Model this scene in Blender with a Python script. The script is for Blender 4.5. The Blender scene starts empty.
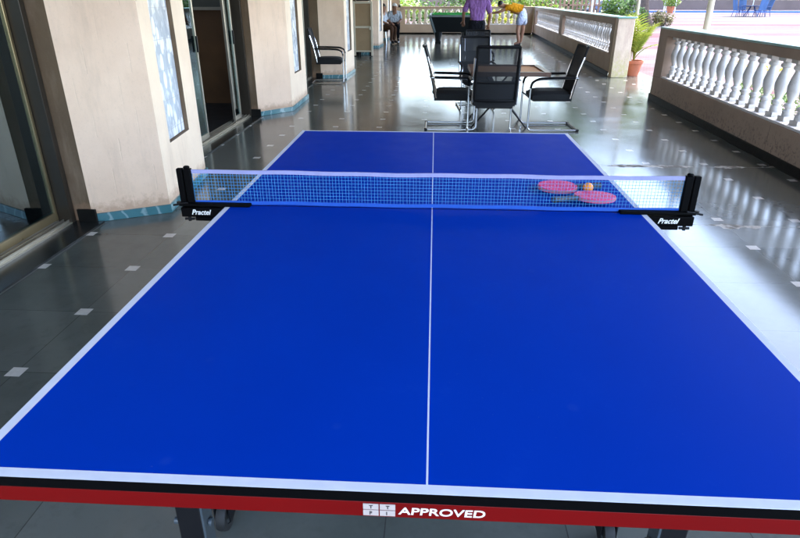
import bpy, bmesh, math, random
from mathutils import Vector, Matrix, Euler
PI = math.pi
rad = math.radians
S = bpy.context.scene
COL = S.collection
rng = random.Random(7)

# ------------------------------------------------------------------ materials
def newmat(name):
    m = bpy.data.materials.new(name); m.use_nodes = True
    nt = m.node_tree; nt.nodes.clear()
    out = nt.nodes.new('ShaderNodeOutputMaterial')
    b = nt.nodes.new('ShaderNodeBsdfPrincipled')
    nt.links.new(b.outputs[0], out.inputs[0])
    return m, nt, b, out
def N(nt, kind, **kw):
    n = nt.nodes.new(kind)
    for k, v in kw.items():
        if hasattr(n, k): setattr(n, k, v)
        else: n.inputs[k].default_value = v
    return n
def L(nt, a, b): nt.links.new(a, b)
def math_(nt, op, a, b=None, c=None):
    n = nt.nodes.new('ShaderNodeMath'); n.operation = op
    for i, v in enumerate((a, b, c)):
        if v is None: continue
        if isinstance(v, (int, float)): n.inputs[i].default_value = v
        else: nt.links.new(v, n.inputs[i])
    return n.outputs[0]
def mixc(nt, f, a, b):
    n = nt.nodes.new('ShaderNodeMix'); n.data_type = 'RGBA'
    for i, v in ((0, f), (6, a), (7, b)):
        if isinstance(v, (int, float)): n.inputs[i].default_value = v
        elif isinstance(v, tuple): n.inputs[i].default_value = (*v, 1)
        else: nt.links.new(v, n.inputs[i])
    return n.outputs[2]
def ramp(nt, f, lo, hi):
    n = nt.nodes.new('ShaderNodeMapRange'); n.clamp = True
    nt.links.new(f, n.inputs[0]); n.inputs[1].default_value = lo; n.inputs[2].default_value = hi
    return n.outputs[0]
def noise(nt, scale, detail=4, vec=None, rough=.55):
    n = nt.nodes.new('ShaderNodeTexNoise'); n.inputs['Scale'].default_value = scale
    n.inputs['Detail'].default_value = detail; n.inputs['Roughness'].default_value = rough
    if vec is not None: nt.links.new(vec, n.inputs['Vector'])
    return n.outputs[0]
def coords(nt, kind='Object'):
    return nt.nodes.new('ShaderNodeTexCoord').outputs[kind]
def pos(nt):
    return nt.nodes.new('ShaderNodeNewGeometry').outputs['Position']
def sep(nt, v):
    n = nt.nodes.new('ShaderNodeSeparateXYZ'); nt.links.new(v, n.inputs[0]); return n.outputs
def comb(nt, x, y, z):
    n = nt.nodes.new('ShaderNodeCombineXYZ')
    for i, v in enumerate((x, y, z)):
        if isinstance(v, (int, float)): n.inputs[i].default_value = v
        else: nt.links.new(v, n.inputs[i])
    return n.outputs[0]
def bump(nt, b, h, strength=.3, dist=.01):
    n = nt.nodes.new('ShaderNodeBump'); n.inputs['Strength'].default_value = strength
    n.inputs['Distance'].default_value = dist
    nt.links.new(h, n.inputs['Height']); nt.links.new(n.outputs[0], b.inputs['Normal'])

def simple(name, c, rough=.5, metal=0., var=.15, scale=6., bmp=0., spec=.5, c2=None):
    m, nt, b, o = newmat(name)
    f = noise(nt, scale, 5, coords(nt))
    c2 = c2 or tuple(min(1, x * (1 - var * 2)) for x in c)
    L(nt, mixc(nt, ramp(nt, f, .3, .72), c, c2), b.inputs['Base Color'])
    b.inputs['Metallic'].default_value = metal
    b.inputs['Specular IOR Level'].default_value = spec
    r = math_(nt, 'MULTIPLY_ADD', noise(nt, scale * 3, 3, coords(nt)), .2, rough - .1)
    L(nt, r, b.inputs['Roughness'])
    if bmp: bump(nt, b, noise(nt, scale * 8, 6, coords(nt)), bmp, .004)
    return m

M = {}
def cloth(name, c, c2):
    m, nt, b, o = newmat(name)
    C_ = coords(nt); mp = nt.nodes.new('ShaderNodeMapping'); mp.inputs['Scale'].default_value = (1, 1, .55); mp.inputs['Rotation'].default_value = (.3, .5, 0); L(nt, C_, mp.inputs[0])
    f = nt.nodes.new('ShaderNodeTexNoise'); f.inputs['Scale'].default_value = 9; f.inputs['Detail'].default_value = 3; f.inputs['Distortion'].default_value = 1.6; L(nt, mp.outputs[0], f.inputs['Vector'])
    L(nt, mixc(nt, noise(nt, 30, 4, C_), c, c2), b.inputs['Base Color']); b.inputs['Roughness'].default_value = .9; b.inputs['Specular IOR Level'].default_value = .15
    bump(nt, b, f.outputs[0], 1., .07)
    return m
M['black_metal'] = simple('black_painted_metal', (.004, .004, .005), .48, 0, .1, 8, 0, .25)
M['black_plastic'] = simple('black_plastic', (.004, .004, .005), .5, 0, .1, 20, 0, .22)
M['black_edge'] = simple('black_edge_band', (.0012, .0012, .0015), .6, 0, .1, 20, 0, .06)
M['black_fabric'] = simple('black_fabric', (.004, .0045, .006), .85, 0, .2, 60, .4)
M['chrome'] = simple('chrome', (.68, .68, .70), .12, 1., .04)
M['steel'] = simple('steel', (.55, .56, .58), .3, 1., .05)
M['aluminium'] = simple('aluminium', (.50, .46, .38), .34, .85, .08)
M['gold_alu'] = simple('anodised_gold', (.32, .25, .14), .32, .8, .08)
M['bronze_alu'] = simple('anodised_bronze', (.045, .035, .026), .35, .4, .1)
M['red_steel'] = simple('red_painted_steel', (.155, .001, .0012), .45, 0, .08, 3, 0, .15)
M['grey_steel'] = simple('grey_painted_steel', (.05, .065, .075), .4, 0, .1)
M['rubber'] = simple('black_rubber', (.007, .007, .007), .7)
M['white_print'] = simple('white_print', (.80, .78, .72), .5, 0, .03)
M['emblem_print'] = simple('cream_print', (.48, .40, .36), .5, 0, .05)
M['dark_print'] = simple('dark_print', (.05, .04, .04), .5, 0, .03)
M['white_paint'] = simple('white_paint', (.72, .72, .70), .5, 0, .06, 5)
M['cream_paint'] = simple('cream_paint', (.62, .53, .40), .5, 0, .08, 4)
M['tan_panel'] = simple('tan_panel', (.36, .23, .12), .5, 0, .12, 3)
M['dark_wood'] = simple('dark_wood', (.11, .042, .022), .35, 0, .2, 8)
M['bat_rubber'] = simple('red_bat_rubber', (.78, .03, .20), .55, 0, .08, 30)
M['bat_wood'] = simple('bat_wood', (.45, .28, .13), .45, 0, .12, 20)
M['bat_tape'] = simple('bat_edge_tape', (.45, .16, .22), .5, 0, .03)
M['handle_grip'] = simple('handle_grip', (.05, .05, .06), .5, 0, .2, 30)
M['ball'] = simple('orange_celluloid', (.85, .30, .012), .4, 0, .03)
M['net_tape'] = simple('net_tape', (.30, .30, .50), .7, 0, .06, 30)
M['net_thread'] = simple('net_thread', (.045, .28, .58), .7, 0, .06, 30)
M['net_hem'] = simple('net_hem', (.0, .075, .42), .6, 0, .06, 30)
M['green_felt'] = simple('green_felt', (.01, .30, .03), .9, 0, .1, 20)
M['pool_body'] = simple('pool_table_body', (.005, .007, .008), .35, 0, .1)
M['pool_trim'] = simple('pool_table_trim', (.12, .15, .15), .4, .1, .1)
M['terracotta'] = simple('terracotta', (.42, .12, .055), .75, 0, .15, 8, .2)
M['soil'] = simple('soil', (.05, .032, .02), .95, 0, .3, 20, .6)
M['bark'] = simple('bark', (.10, .062, .045), .9, 0, .3, 6, 1.)
M['skin'] = simple('brown_skin', (.25, .115, .065), .5, 0, .08, 8)
M['skin_mid'] = simple('tan_skin', (.36, .18, .11), .5, 0, .08, 8)
M['hair'] = simple('black_hair', (.012, .010, .009), .55, 0, .2, 40)
M['white_hair'] = simple('white_cap_cloth', (.70, .70, .68), .8, 0, .06, 20)
M['purple_cloth'] = cloth('purple_cloth', (.27, .13, .36), tuple(.72*x for x in (.27, .13, .36)))
M['navy_cloth'] = cloth('navy_cloth', (.008, .009, .014), tuple(.72*x for x in (.008, .009, .014)))
M['yellow_cloth'] = cloth('yellow_cloth', (.72, .30, .01), tuple(.72*x for x in (.72, .30, .01)))
M['paleblue_cloth'] = cloth('pale_blue_cloth', (.50, .55, .72), tuple(.72*x for x in (.50, .55, .72)))
M['palegrey_cloth'] = cloth('pale_grey_cloth', (.50, .54, .60), tuple(.72*x for x in (.50, .54, .60)))
M['brown_cloth'] = cloth('brown_cloth', (.07, .035, .02), tuple(.72*x for x in (.07, .035, .02)))
M['eye'] = simple('eye', (.02, .015, .012), .2)
M['sandal'] = simple('sandal', (.03, .02, .018), .6)
M['car_paint'] = simple('car_paint', (.012, .022, .085), .22, .2, .05)
M['car_glass'] = simple('car_glass', (.02, .025, .03), .08)
M['lamp_glass'] = simple('lamp_glass', (.6, .6, .58), .12)
M['blue_plastic'] = simple('blue_plastic', (.008, .03, .13), .45, 0, .1)
M['blue_canvas'] = simple('blue_canvas', (.05, .11, .26), .85, 0, .12, 5)
M['kerb_blue'] = simple('blue_painted_kerb', (.02, .11, .42), .6, 0, .1)
M['teal_coping'] = None
M['room_wall'] = simple('room_wall', (.20, .19, .15), .8, 0, .15, 2)
M['brown_board'] = simple('brown_board', (.24, .115, .045), .55, 0, .2, 2)
M['room_floor'] = simple('room_floor', (.03, .032, .03), .5, 0, .2, 2)
M['ceiling'] = simple('ceiling_plaster', (.45, .42, .38), .9, 0, .1, 1.5)
M['picket'] = simple('brown_picket', (.28, .15, .09), .7, 0, .25, 3)
M['pink_wall'] = simple('pink_wash_wall', (.16, .11, .10), .9, 0, .12, .6)

def leafmat(name, c1, c2):
    m, nt, b, o = newmat(name)
    f = noise(nt, 2.2, 3, coords(nt))
    g = nt.nodes.new('ShaderNodeNewGeometry').outputs['Random Per Island']
    c = mixc(nt, math_(nt, 'MULTIPLY_ADD', g, .6, math_(nt, 'MULTIPLY', f, .4)), c1, c2)
    L(nt, c, b.inputs['Base Color']); b.inputs['Roughness'].default_value = .5
    t = nt.nodes.new('ShaderNodeBsdfTranslucent'); L(nt, c, t.inputs[0])
    mx = nt.nodes.new('ShaderNodeMixShader'); mx.inputs[0].default_value = .35
    L(nt, b.outputs[0], mx.inputs[1]); L(nt, t.outputs[0], mx.inputs[2]); L(nt, mx.outputs[0], o.inputs[0])
    return m
M['leaf'] = leafmat('leaf_green', (.035, .09, .018), (.10, .17, .03))
M['leaf_light'] = leafmat('leaf_light', (.08, .16, .02), (.20, .27, .035))
M['leaf_palm'] = leafmat('leaf_palm', (.14, .22, .025), (.32, .34, .05))
M['leaf_yellow'] = leafmat('leaf_yellow', (.30, .28, .02), (.16, .22, .03))
M['leaf_dry'] = leafmat('leaf_dry', (.18, .12, .06), (.10, .13, .04))
M['petal_yellow'] = leafmat('petal_yellow', (.75, .60, .01), (.65, .45, .01))

# blue playing surface with its printed lines
def blue_top():
    m, nt, b, o = newmat('blue_table_surface')
    p = sep(nt, pos(nt))
    ax = math_(nt, 'ABSOLUTE', p[0]); ay = math_(nt, 'ABSOLUTE', p[1])
    w = math_(nt, 'MAXIMUM', math_(nt, 'GREATER_THAN', ax, .7425), math_(nt, 'GREATER_THAN', ay, 1.350))
    w = math_(nt, 'MAXIMUM', w, math_(nt, 'LESS_THAN', ax, .00165))
    f = noise(nt, 3, 5, pos(nt))
    blue = mixc(nt, f, (.0, .027, .30), (.0, .033, .35))
    dust = ramp(nt, noise(nt, 130, 3, pos(nt), .5), .70, .76)
    dust = math_(nt, 'MULTIPLY', dust, ramp(nt, noise(nt, 2.1, 4, pos(nt)), .45, .7))
    scuff = ramp(nt, noise(nt, 6, 8, pos(nt), .75), .60, .78)
    blue = mixc(nt, math_(nt, 'MULTIPLY', scuff, .16), blue, (.02, .09, .42))
    blue = mixc(nt, math_(nt, 'MULTIPLY', dust, .14), blue, (.20, .25, .42))
    vo = nt.nodes.new('ShaderNodeTexVoronoi'); vo.inputs['Scale'].default_value = 7; L(nt, pos(nt), vo.inputs['Vector'])
    mark = math_(nt, 'MULTIPLY', ramp(nt, vo.outputs[0], .10, .05), math_(nt, 'GREATER_THAN', sep(nt, vo.outputs[1])[0], .72))
    blue = mixc(nt, math_(nt, 'MULTIPLY', mark, .045), blue, (.08, .16, .42))
    white = mixc(nt, noise(nt, 25, 4, pos(nt)), (.62, .64, .70), (.50, .53, .62))
    L(nt, mixc(nt, w, blue, white), b.inputs['Base Color'])
    sm = noise(nt, 9, 6, pos(nt), .65)
    L(nt, math_(nt, 'MULTIPLY_ADD', sm, .22, .36), b.inputs['Roughness'])
    b.inputs['Specular IOR Level'].default_value = .5; b.inputs['IOR'].default_value = 1.06
    bump(nt, b, noise(nt, 900, 2, pos(nt)), .05, .0005)
    return m
M['blue_top'] = blue_top()

# polished stone floor: slabs with small pale inlays at every crossing
def floor_mat():
    m, nt, b, o = newmat('polished_stone_floor')
    P = pos(nt); p = sep(nt, P)
    u = math_(nt, 'DIVIDE', math_(nt, 'ADD', p[0], 1.765 + 548 * .548), .548)
    v = math_(nt, 'DIVIDE', math_(nt, 'ADD', p[1], .03 + 536 * .536), .536)
    fu = math_(nt, 'FRACT', math_(nt, 'ADD', u, .5)); fv = math_(nt, 'FRACT', math_(nt, 'ADD', v, .5))
    du = math_(nt, 'ABSOLUTE', math_(nt, 'SUBTRACT', fu, .5)); dv = math_(nt, 'ABSOLUTE', math_(nt, 'SUBTRACT', fv, .5))
    inlay = math_(nt, 'LESS_THAN', math_(nt, 'MAXIMUM', du, dv), .062)
    joint = math_(nt, 'LESS_THAN', math_(nt, 'MINIMUM', du, dv), .0035)
    cell = comb(nt, math_(nt, 'FLOOR', u), math_(nt, 'FLOOR', v), 0.)
    wn = nt.nodes.new('ShaderNodeTexWhiteNoise'); wn.noise_dimensions = '2D'; L(nt, cell, wn.inputs[0])
    base = mixc(nt, wn.outputs[0], (.048, .056, .049), (.100, .107, .094))
    f = noise(nt, 1.7, 7, P, .62)
    base = mixc(nt, ramp(nt, f, .35, .75), base, (.115, .122, .110))
    f2 = noise(nt, 14, 6, P, .7)
    base = mixc(nt, math_(nt, 'MULTIPLY', ramp(nt, f2, .52, .75), .35), base, (.045, .048, .042))
    base = mixc(nt, math_(nt, 'MULTIPLY', joint, .7), base, (.028, .028, .025))
    wi = mixc(nt, noise(nt, 40, 4, P), (.62, .59, .54), (.40, .37, .34))
    base = mixc(nt, inlay, base, wi)
    # mended expansion joints that run across the verandah
    wob = math_(nt, 'MULTIPLY', math_(nt, 'SUBTRACT', noise(nt, 1.3, 3, P), .5), .12)
    yy = math_(nt, 'ADD', p[1], wob)
    line = 0
    for y0 in (1.98, 3.62):
        d = math_(nt, 'ABSOLUTE', math_(nt, 'SUBTRACT', yy, y0))
        wdt = math_(nt, 'MULTIPLY', ramp(nt, noise(nt, 3.5, 3, P), .46, .66), .065)
        l = math_(nt, 'LESS_THAN', d, math_(nt, 'ADD', wdt, .004))
        line = l if line == 0 else math_(nt, 'MAXIMUM', line, l)
    line = math_(nt, 'MULTIPLY', line, math_(nt, 'GREATER_THAN', p[0], 1.0))
    patch = mixc(nt, ramp(nt, noise(nt, 11, 2, P), .45, .55), (.10, .085, .06), (.42, .40, .36))
    base = mixc(nt, line, base, patch)
    L(nt, base, b.inputs['Base Color'])
    r = math_(nt, 'MULTIPLY_ADD', ramp(nt, noise(nt, 2.6, 6, P, .65), .3, .75), .05, .115)
    r = math_(nt, 'ADD', r, math_(nt, 'MULTIPLY', line, .45))
    worn = ramp(nt, noise(nt, .9, 5, P, .6), .50, .72)
    r = math_(nt, 'ADD', r, math_(nt, 'MULTIPLY', worn, .07))
    L(nt, r, b.inputs['Roughness'])
    b.inputs['Specular IOR Level'].default_value = .40
    h = math_(nt, 'SUBTRACT', math_(nt, 'MULTIPLY', noise(nt, 2.2, 2, P), .8), math_(nt, 'MULTIPLY', joint, .5))
    bump(nt, b, h, .10, .004)
    return m
M['floor'] = floor_mat()

# courtyard paving, pale mauve courses
def court_mat():
    m, nt, b, o = newmat('courtyard_paving')
    P = pos(nt); p = sep(nt, P)
    st = comb(nt, math_(nt, 'MULTIPLY', p[0], .05), math_(nt, 'MULTIPLY', p[1], .28), 0.)
    f = noise(nt, 1.0, 5, st, .6)
    c = mixc(nt, ramp(nt, f, .42, .60), (.135, .122, .122), (.105, .056, .063))
    br = nt.nodes.new('ShaderNodeTexBrick'); L(nt, P, br.inputs['Vector'])
    br.inputs['Scale'].default_value = 2.2; br.inputs['Mortar Size'].default_value = .02
    br.inputs['Color1'].default_value = (1, 1, 1, 1); br.inputs['Color2'].default_value = (.8, .8, .8, 1); br.inputs['Mortar'].default_value = (.55, .52, .5, 1)
    mu = nt.nodes.new('ShaderNodeMix'); mu.data_type = 'RGBA'; mu.blend_type = 'MULTIPLY'; mu.inputs[0].default_value = 1
    L(nt, c, mu.inputs[6]); L(nt, br.outputs[0], mu.inputs[7])
    L(nt, mu.outputs[2], b.inputs['Base Color']); b.inputs['Roughness'].default_value = .95; b.inputs['Specular IOR Level'].default_value = .04
    return m
M['court'] = court_mat()
M['ground'] = simple('dry_ground', (.20, .17, .12), .95, 0, .2, .2, 0, .05)

# plastered pillars: cream, scored with short upright joints, dirty at the foot
def pillar_mat(name, c1, c2, scored=True, rust=True):
    m, nt, b, o = newmat(name)
    P = pos(nt); p = sep(nt, P)
    c = mixc(nt, ramp(nt, noise(nt, 2.3, 6, P, .6), .3, .7), c1, c2)
    fine = noise(nt, 60, 6, P, .7)
    c = mixc(nt, math_(nt, 'MULTIPLY', ramp(nt, fine, .55, .8), .22), c, (.30, .22, .16))
    h = math_(nt, 'MULTIPLY', fine, .35)
    if scored:
        u = math_(nt, 'ADD', math_(nt, 'MULTIPLY', p[0], .88), math_(nt, 'MULTIPLY', p[1], .47))
        rz = math_(nt, 'DIVIDE', math_(nt, 'ADD', p[2], .04), .205)
        row = math_(nt, 'FLOOR', rz); fr = math_(nt, 'FRACT', rz)
        wr = nt.nodes.new('ShaderNodeTexWhiteNoise'); wr.noise_dimensions = '1D'; L(nt, row, wr.inputs['W'])
        ur = math_(nt, 'ADD', math_(nt, 'ADD', math_(nt, 'DIVIDE', u, .27), math_(nt, 'MULTIPLY', row, .5)), math_(nt, 'MULTIPLY', wr.outputs[0], .3))
        uu = math_(nt, 'FRACT', ur)
        wc = nt.nodes.new('ShaderNodeTexWhiteNoise'); wc.noise_dimensions = '2D'; L(nt, comb(nt, math_(nt, 'FLOOR', ur), row, 0.), wc.inputs[0])
        fade = math_(nt, 'MULTIPLY', math_(nt, 'MULTIPLY_ADD', wc.outputs[0], .8, .2), ramp(nt, noise(nt, 11, 4, P, .7), .32, .55))
        wig = math_(nt, 'MULTIPLY', math_(nt, 'SUBTRACT', noise(nt, 9, 3, P), .5), .05)
        g = math_(nt, 'LESS_THAN', math_(nt, 'ABSOLUTE', math_(nt, 'SUBTRACT', math_(nt, 'ADD', uu, wig), .5)), .011)
        g = math_(nt, 'MULTIPLY', math_(nt, 'MULTIPLY', g, fade), math_(nt, 'GREATER_THAN', fr, .10))
        c = mixc(nt, math_(nt, 'MULTIPLY', g, .35), c, (.92, .73, .57))  # lit edge of each scored joint, put into the colour
        g2 = math_(nt, 'LESS_THAN', math_(nt, 'ABSOLUTE', math_(nt, 'SUBTRACT', math_(nt, 'ADD', uu, wig), .525)), .010)
        g2 = math_(nt, 'MULTIPLY', math_(nt, 'MULTIPLY', g2, fade), math_(nt, 'GREATER_THAN', fr, .10))
        c = mixc(nt, math_(nt, 'MULTIPLY', g2, .45), c, (.42, .28, .18))  # thin shadow painted beside that lit edge
        h = math_(nt, 'ADD', h, g)
    st = comb(nt, math_(nt, 'MULTIPLY', p[0], 2.), math_(nt, 'MULTIPLY', p[1], 2.), math_(nt, 'MULTIPLY', p[2], .35))
    c = mixc(nt, math_(nt, 'MULTIPLY', ramp(nt, noise(nt, 3.2, 7, st, .7), .52, .75), .35), c, (.40, .29, .21))
    chip = ramp(nt, noise(nt, 19, 5, P, .8), .70, .73)
    c = mixc(nt, math_(nt, 'MULTIPLY', chip, .5), c, (.30, .20, .14))
    h = math_(nt, 'SUBTRACT', h, math_(nt, 'MULTIPLY', chip, .5))
    if name.startswith('brown_parapet'):
        zz = math_(nt, 'ADD', p[2], math_(nt, 'MULTIPLY', noise(nt, 1.1, 3, P), -.35))
        mo = math_(nt, 'MULTIPLY', ramp(nt, noise(nt, 24, 6, P, .75), .52, .58), ramp(nt, zz, .16, -.04))
        c = mixc(nt, math_(nt, 'MULTIPLY', mo, .5), c, (.035, .026, .02))
        for y0 in (3.95, 6.95):
            cr = math_(nt, 'LESS_THAN', math_(nt, 'ABSOLUTE', math_(nt, 'SUBTRACT', math_(nt, 'ADD', p[1], math_(nt, 'MULTIPLY', noise(nt, 6, 3, P), .03)), y0)), .003)
            cr = math_(nt, 'MULTIPLY', cr, math_(nt, 'LESS_THAN', p[2], .34))
            c = mixc(nt, math_(nt, 'MULTIPLY', cr, .7), c, (.04, .03, .022))
    if rust:
        d = ramp(nt, math_(nt, 'ADD', p[2], math_(nt, 'MULTIPLY', noise(nt, 17, 6, P, .75), -.22)), .045, -.03)
        c = mixc(nt, math_(nt, 'MULTIPLY', d, .6), c, (.34, .19, .11))
    L(nt, c, b.inputs['Base Color']); b.inputs['Roughness'].default_value = .75
    bump(nt, b, h, .35, .006)
    return m
M['pillar'] = pillar_mat('cream_scored_plaster', (.82, .605, .448), (.71, .505, .362))
M['pillar_plain'] = pillar_mat('cream_plaster', (.84, .68, .51), (.76, .59, .44), False)
M['jamb'] = pillar_mat('brown_painted_plaster', (.165, .105, .058), (.12, .075, .042), False, True)
M['parapet_brown'] = pillar_mat('brown_parapet_plaster', (.35, .25, .185), (.275, .195, .145), False, False)
M['parapet_tan'] = pillar_mat('tan_parapet_plaster', (.42, .305, .215), (.34, .24, .165), False, False)
def peeling():
    m, nt, b, o = newmat('peeling_cream_plaster')
    P = pos(nt); p = sep(nt, P)
    st = comb(nt, math_(nt, 'MULTIPLY', p[0], 3.), math_(nt, 'MULTIPLY', p[1], 3.), math_(nt, 'MULTIPLY', p[2], .8))
    c = mixc(nt, ramp(nt, noise(nt, 4, 7, st, .65), .35, .7), (.74, .59, .45), (.60, .44, .34))
    c = mixc(nt, math_(nt, 'MULTIPLY', ramp(nt, noise(nt, 7, 8, st, .75), .56, .64), .6), c, (.42, .26, .19))
    d = ramp(nt, math_(nt, 'ADD', p[2], math_(nt, 'MULTIPLY', noise(nt, 6, 5, P, .7), -.5)), .28, -.1)
    c = mixc(nt, math_(nt, 'MULTIPLY', math_(nt, 'MULTIPLY', d, ramp(nt, noise(nt, 16, 6, P, .7), .38, .56)), .7), c, (.52, .45, .16))
    L(nt, c, b.inputs['Base Color']); b.inputs['Roughness'].default_value = .85
    bump(nt, b, noise(nt, 30, 6, P, .7), .5, .01)
    return m
M['peeling'] = peeling()
M['back_tan'] = pillar_mat('buff_plaster', (.46, .345, .24), (.38, .28, .19), False, False)
def limewash():
    m, nt, b, o = newmat('limewashed_baluster')
    P = pos(nt); p = sep(nt, coords(nt))
    c = mixc(nt, ramp(nt, noise(nt, 7, 6, P, .65), .35, .75), (.66, .65, .64), (.50, .48, .46))
    c = mixc(nt, math_(nt, 'MULTIPLY', ramp(nt, noise(nt, 26, 6, P, .75), .60, .68), .55), c, (.30, .27, .24))
    c = mixc(nt, math_(nt, 'MULTIPLY', ramp(nt, p[2], .10, .0), .35), c, (.34, .30, .26))
    L(nt, c, b.inputs['Base Color']); b.inputs['Roughness'].default_value = .8
    bump(nt, b, noise(nt, 45, 5, P, .7), .45, .005)
    return m
M['baluster_white'] = limewash()
M['baluster_grey'] = simple('weathered_baluster', (.42, .41, .40), .8, 0, .2, 9, .35)
M['baluster_buff'] = simple('buff_baluster', (.66, .56, .44), .75, 0, .12, 9, .35)
M['skirt_black'] = simple('black_skirting_stone', (.010, .009, .008), .6, 0, .3, 12, 0, .15)
M['granite'] = simple('black_granite', (.018, .02, .02), .22, 0, .3, 40)
def coping():
    m, nt, b, o = newmat('teal_coping_stone')
    P = pos(nt)
    c = mixc(nt, ramp(nt, noise(nt, 2.5, 6, P, .65), .35, .7), (.16, .36, .32), (.36, .50, .46))
    L(nt, c, b.inputs['Base Color']); b.inputs['Roughness'].default_value = .4
    return m
M['teal_coping'] = coping()
def teal_marble():
    m, nt, b, o = newmat('teal_marble')
    P = pos(nt)
    wv = nt.nodes.new('ShaderNodeTexWave'); wv.inputs['Scale'].default_value = 3.2; wv.inputs['Distortion'].default_value = 9
    wv.inputs['Detail'].default_value = 4; L(nt, P, wv.inputs['Vector'])
    f = ramp(nt, wv.outputs[1], .88, 1.0)
    c = mixc(nt, noise(nt, 9, 5, P), (.02, .105, .125), (.045, .17, .20))
    L(nt, mixc(nt, math_(nt, 'MULTIPLY', f, .45), c, (.40, .52, .54)), b.inputs['Base Color'])
    b.inputs['Roughness'].default_value = .3
    return m
M['teal_marble'] = teal_marble()
def niche_tile():
    m, nt, b, o = newmat('moulded_white_tile')
    P = pos(nt); p = sep(nt, P)
    v = comb(nt, math_(nt, 'MULTIPLY', p[1], 1.0), math_(nt, 'MULTIPLY', p[2], .52), 0.)
    vo = nt.nodes.new('ShaderNodeTexVoronoi'); vo.inputs['Scale'].default_value = 13; vo.inputs['Randomness'].default_value = .85
    rot = nt.nodes.new('ShaderNodeMapping'); rot.inputs['Rotation'].default_value = (0, 0, .5); L(nt, v, rot.inputs[0]); L(nt, rot.outputs[0], vo.inputs['Vector'])
    f = ramp(nt, vo.outputs[0], .40, .46)
    wv = noise(nt, 16, 3, v)
    f = math_(nt, 'MULTIPLY', f, ramp(nt, wv, .30, .5))
    c = mixc(nt, math_(nt, 'MULTIPLY', f, .75), (.86, .87, .88), (.30, .35, .42))
    jz = math_(nt, 'LESS_THAN', math_(nt, 'ABSOLUTE', math_(nt, 'SUBTRACT', math_(nt, 'FRACT', math_(nt, 'DIVIDE', p[2], .215)), .5)), .012)
    c = mixc(nt, math_(nt, 'MULTIPLY', jz, .6), c, (.42, .42, .44))
    L(nt, c, b.inputs['Base Color']); b.inputs['Roughness'].default_value = .25
    bump(nt, b, vo.outputs[0], .5, .012)
    return m
M['niche_tile'] = niche_tile()
def glass():
    m, nt, b, o = newmat('tinted_glass')
    nt.nodes.remove(b)
    t = nt.nodes.new('ShaderNodeBsdfTransparent'); t.inputs[0].default_value = (.22, .40, .40, 1)
    g = nt.nodes.new('ShaderNodeBsdfGlossy'); g.inputs['Roughness'].default_value = .015; g.inputs[0].default_value = (.72, .93, 1, 1)
    fr = nt.nodes.new('ShaderNodeFresnel'); fr.inputs[0].default_value = 2.7
    mx = nt.nodes.new('ShaderNodeMixShader'); L(nt, fr.outputs[0], mx.inputs[0])
    L(nt, t.outputs[0], mx.inputs[1]); L(nt, g.outputs[0], mx.inputs[2]); L(nt, mx.outputs[0], o.inputs[0])
    return m
M['glass'] = glass()
def mesh_fabric():
    m, nt, b, o = newmat('sheer_mesh_fabric')
    b.inputs['Base Color'].default_value = (.006, .007, .010, 1); b.inputs['Roughness'].default_value = .7
    t = nt.nodes.new('ShaderNodeBsdfTransparent')
    mx = nt.nodes.new('ShaderNodeMixShader'); mx.inputs[0].default_value = .88
    L(nt, t.outputs[0], mx.inputs[1]); L(nt, b.outputs[0], mx.inputs[2]); L(nt, mx.outputs[0], o.inputs[0])
    return m
M['mesh'] = mesh_fabric()
def plywood():
    m, nt, b, o = newmat('varnished_board')
    C_ = coords(nt)
    mp = nt.nodes.new('ShaderNodeMapping'); mp.inputs['Scale'].default_value = (1, 9, 1); L(nt, C_, mp.inputs[0])
    c = mixc(nt, noise(nt, 5, 6, mp.outputs[0]), (.62, .34, .17), (.48, .25, .12))
    L(nt, c, b.inputs['Base Color']); b.inputs['Roughness'].default_value = .6; b.inputs['Specular IOR Level'].default_value = .15
    return m
M['ply'] = plywood()

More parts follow.
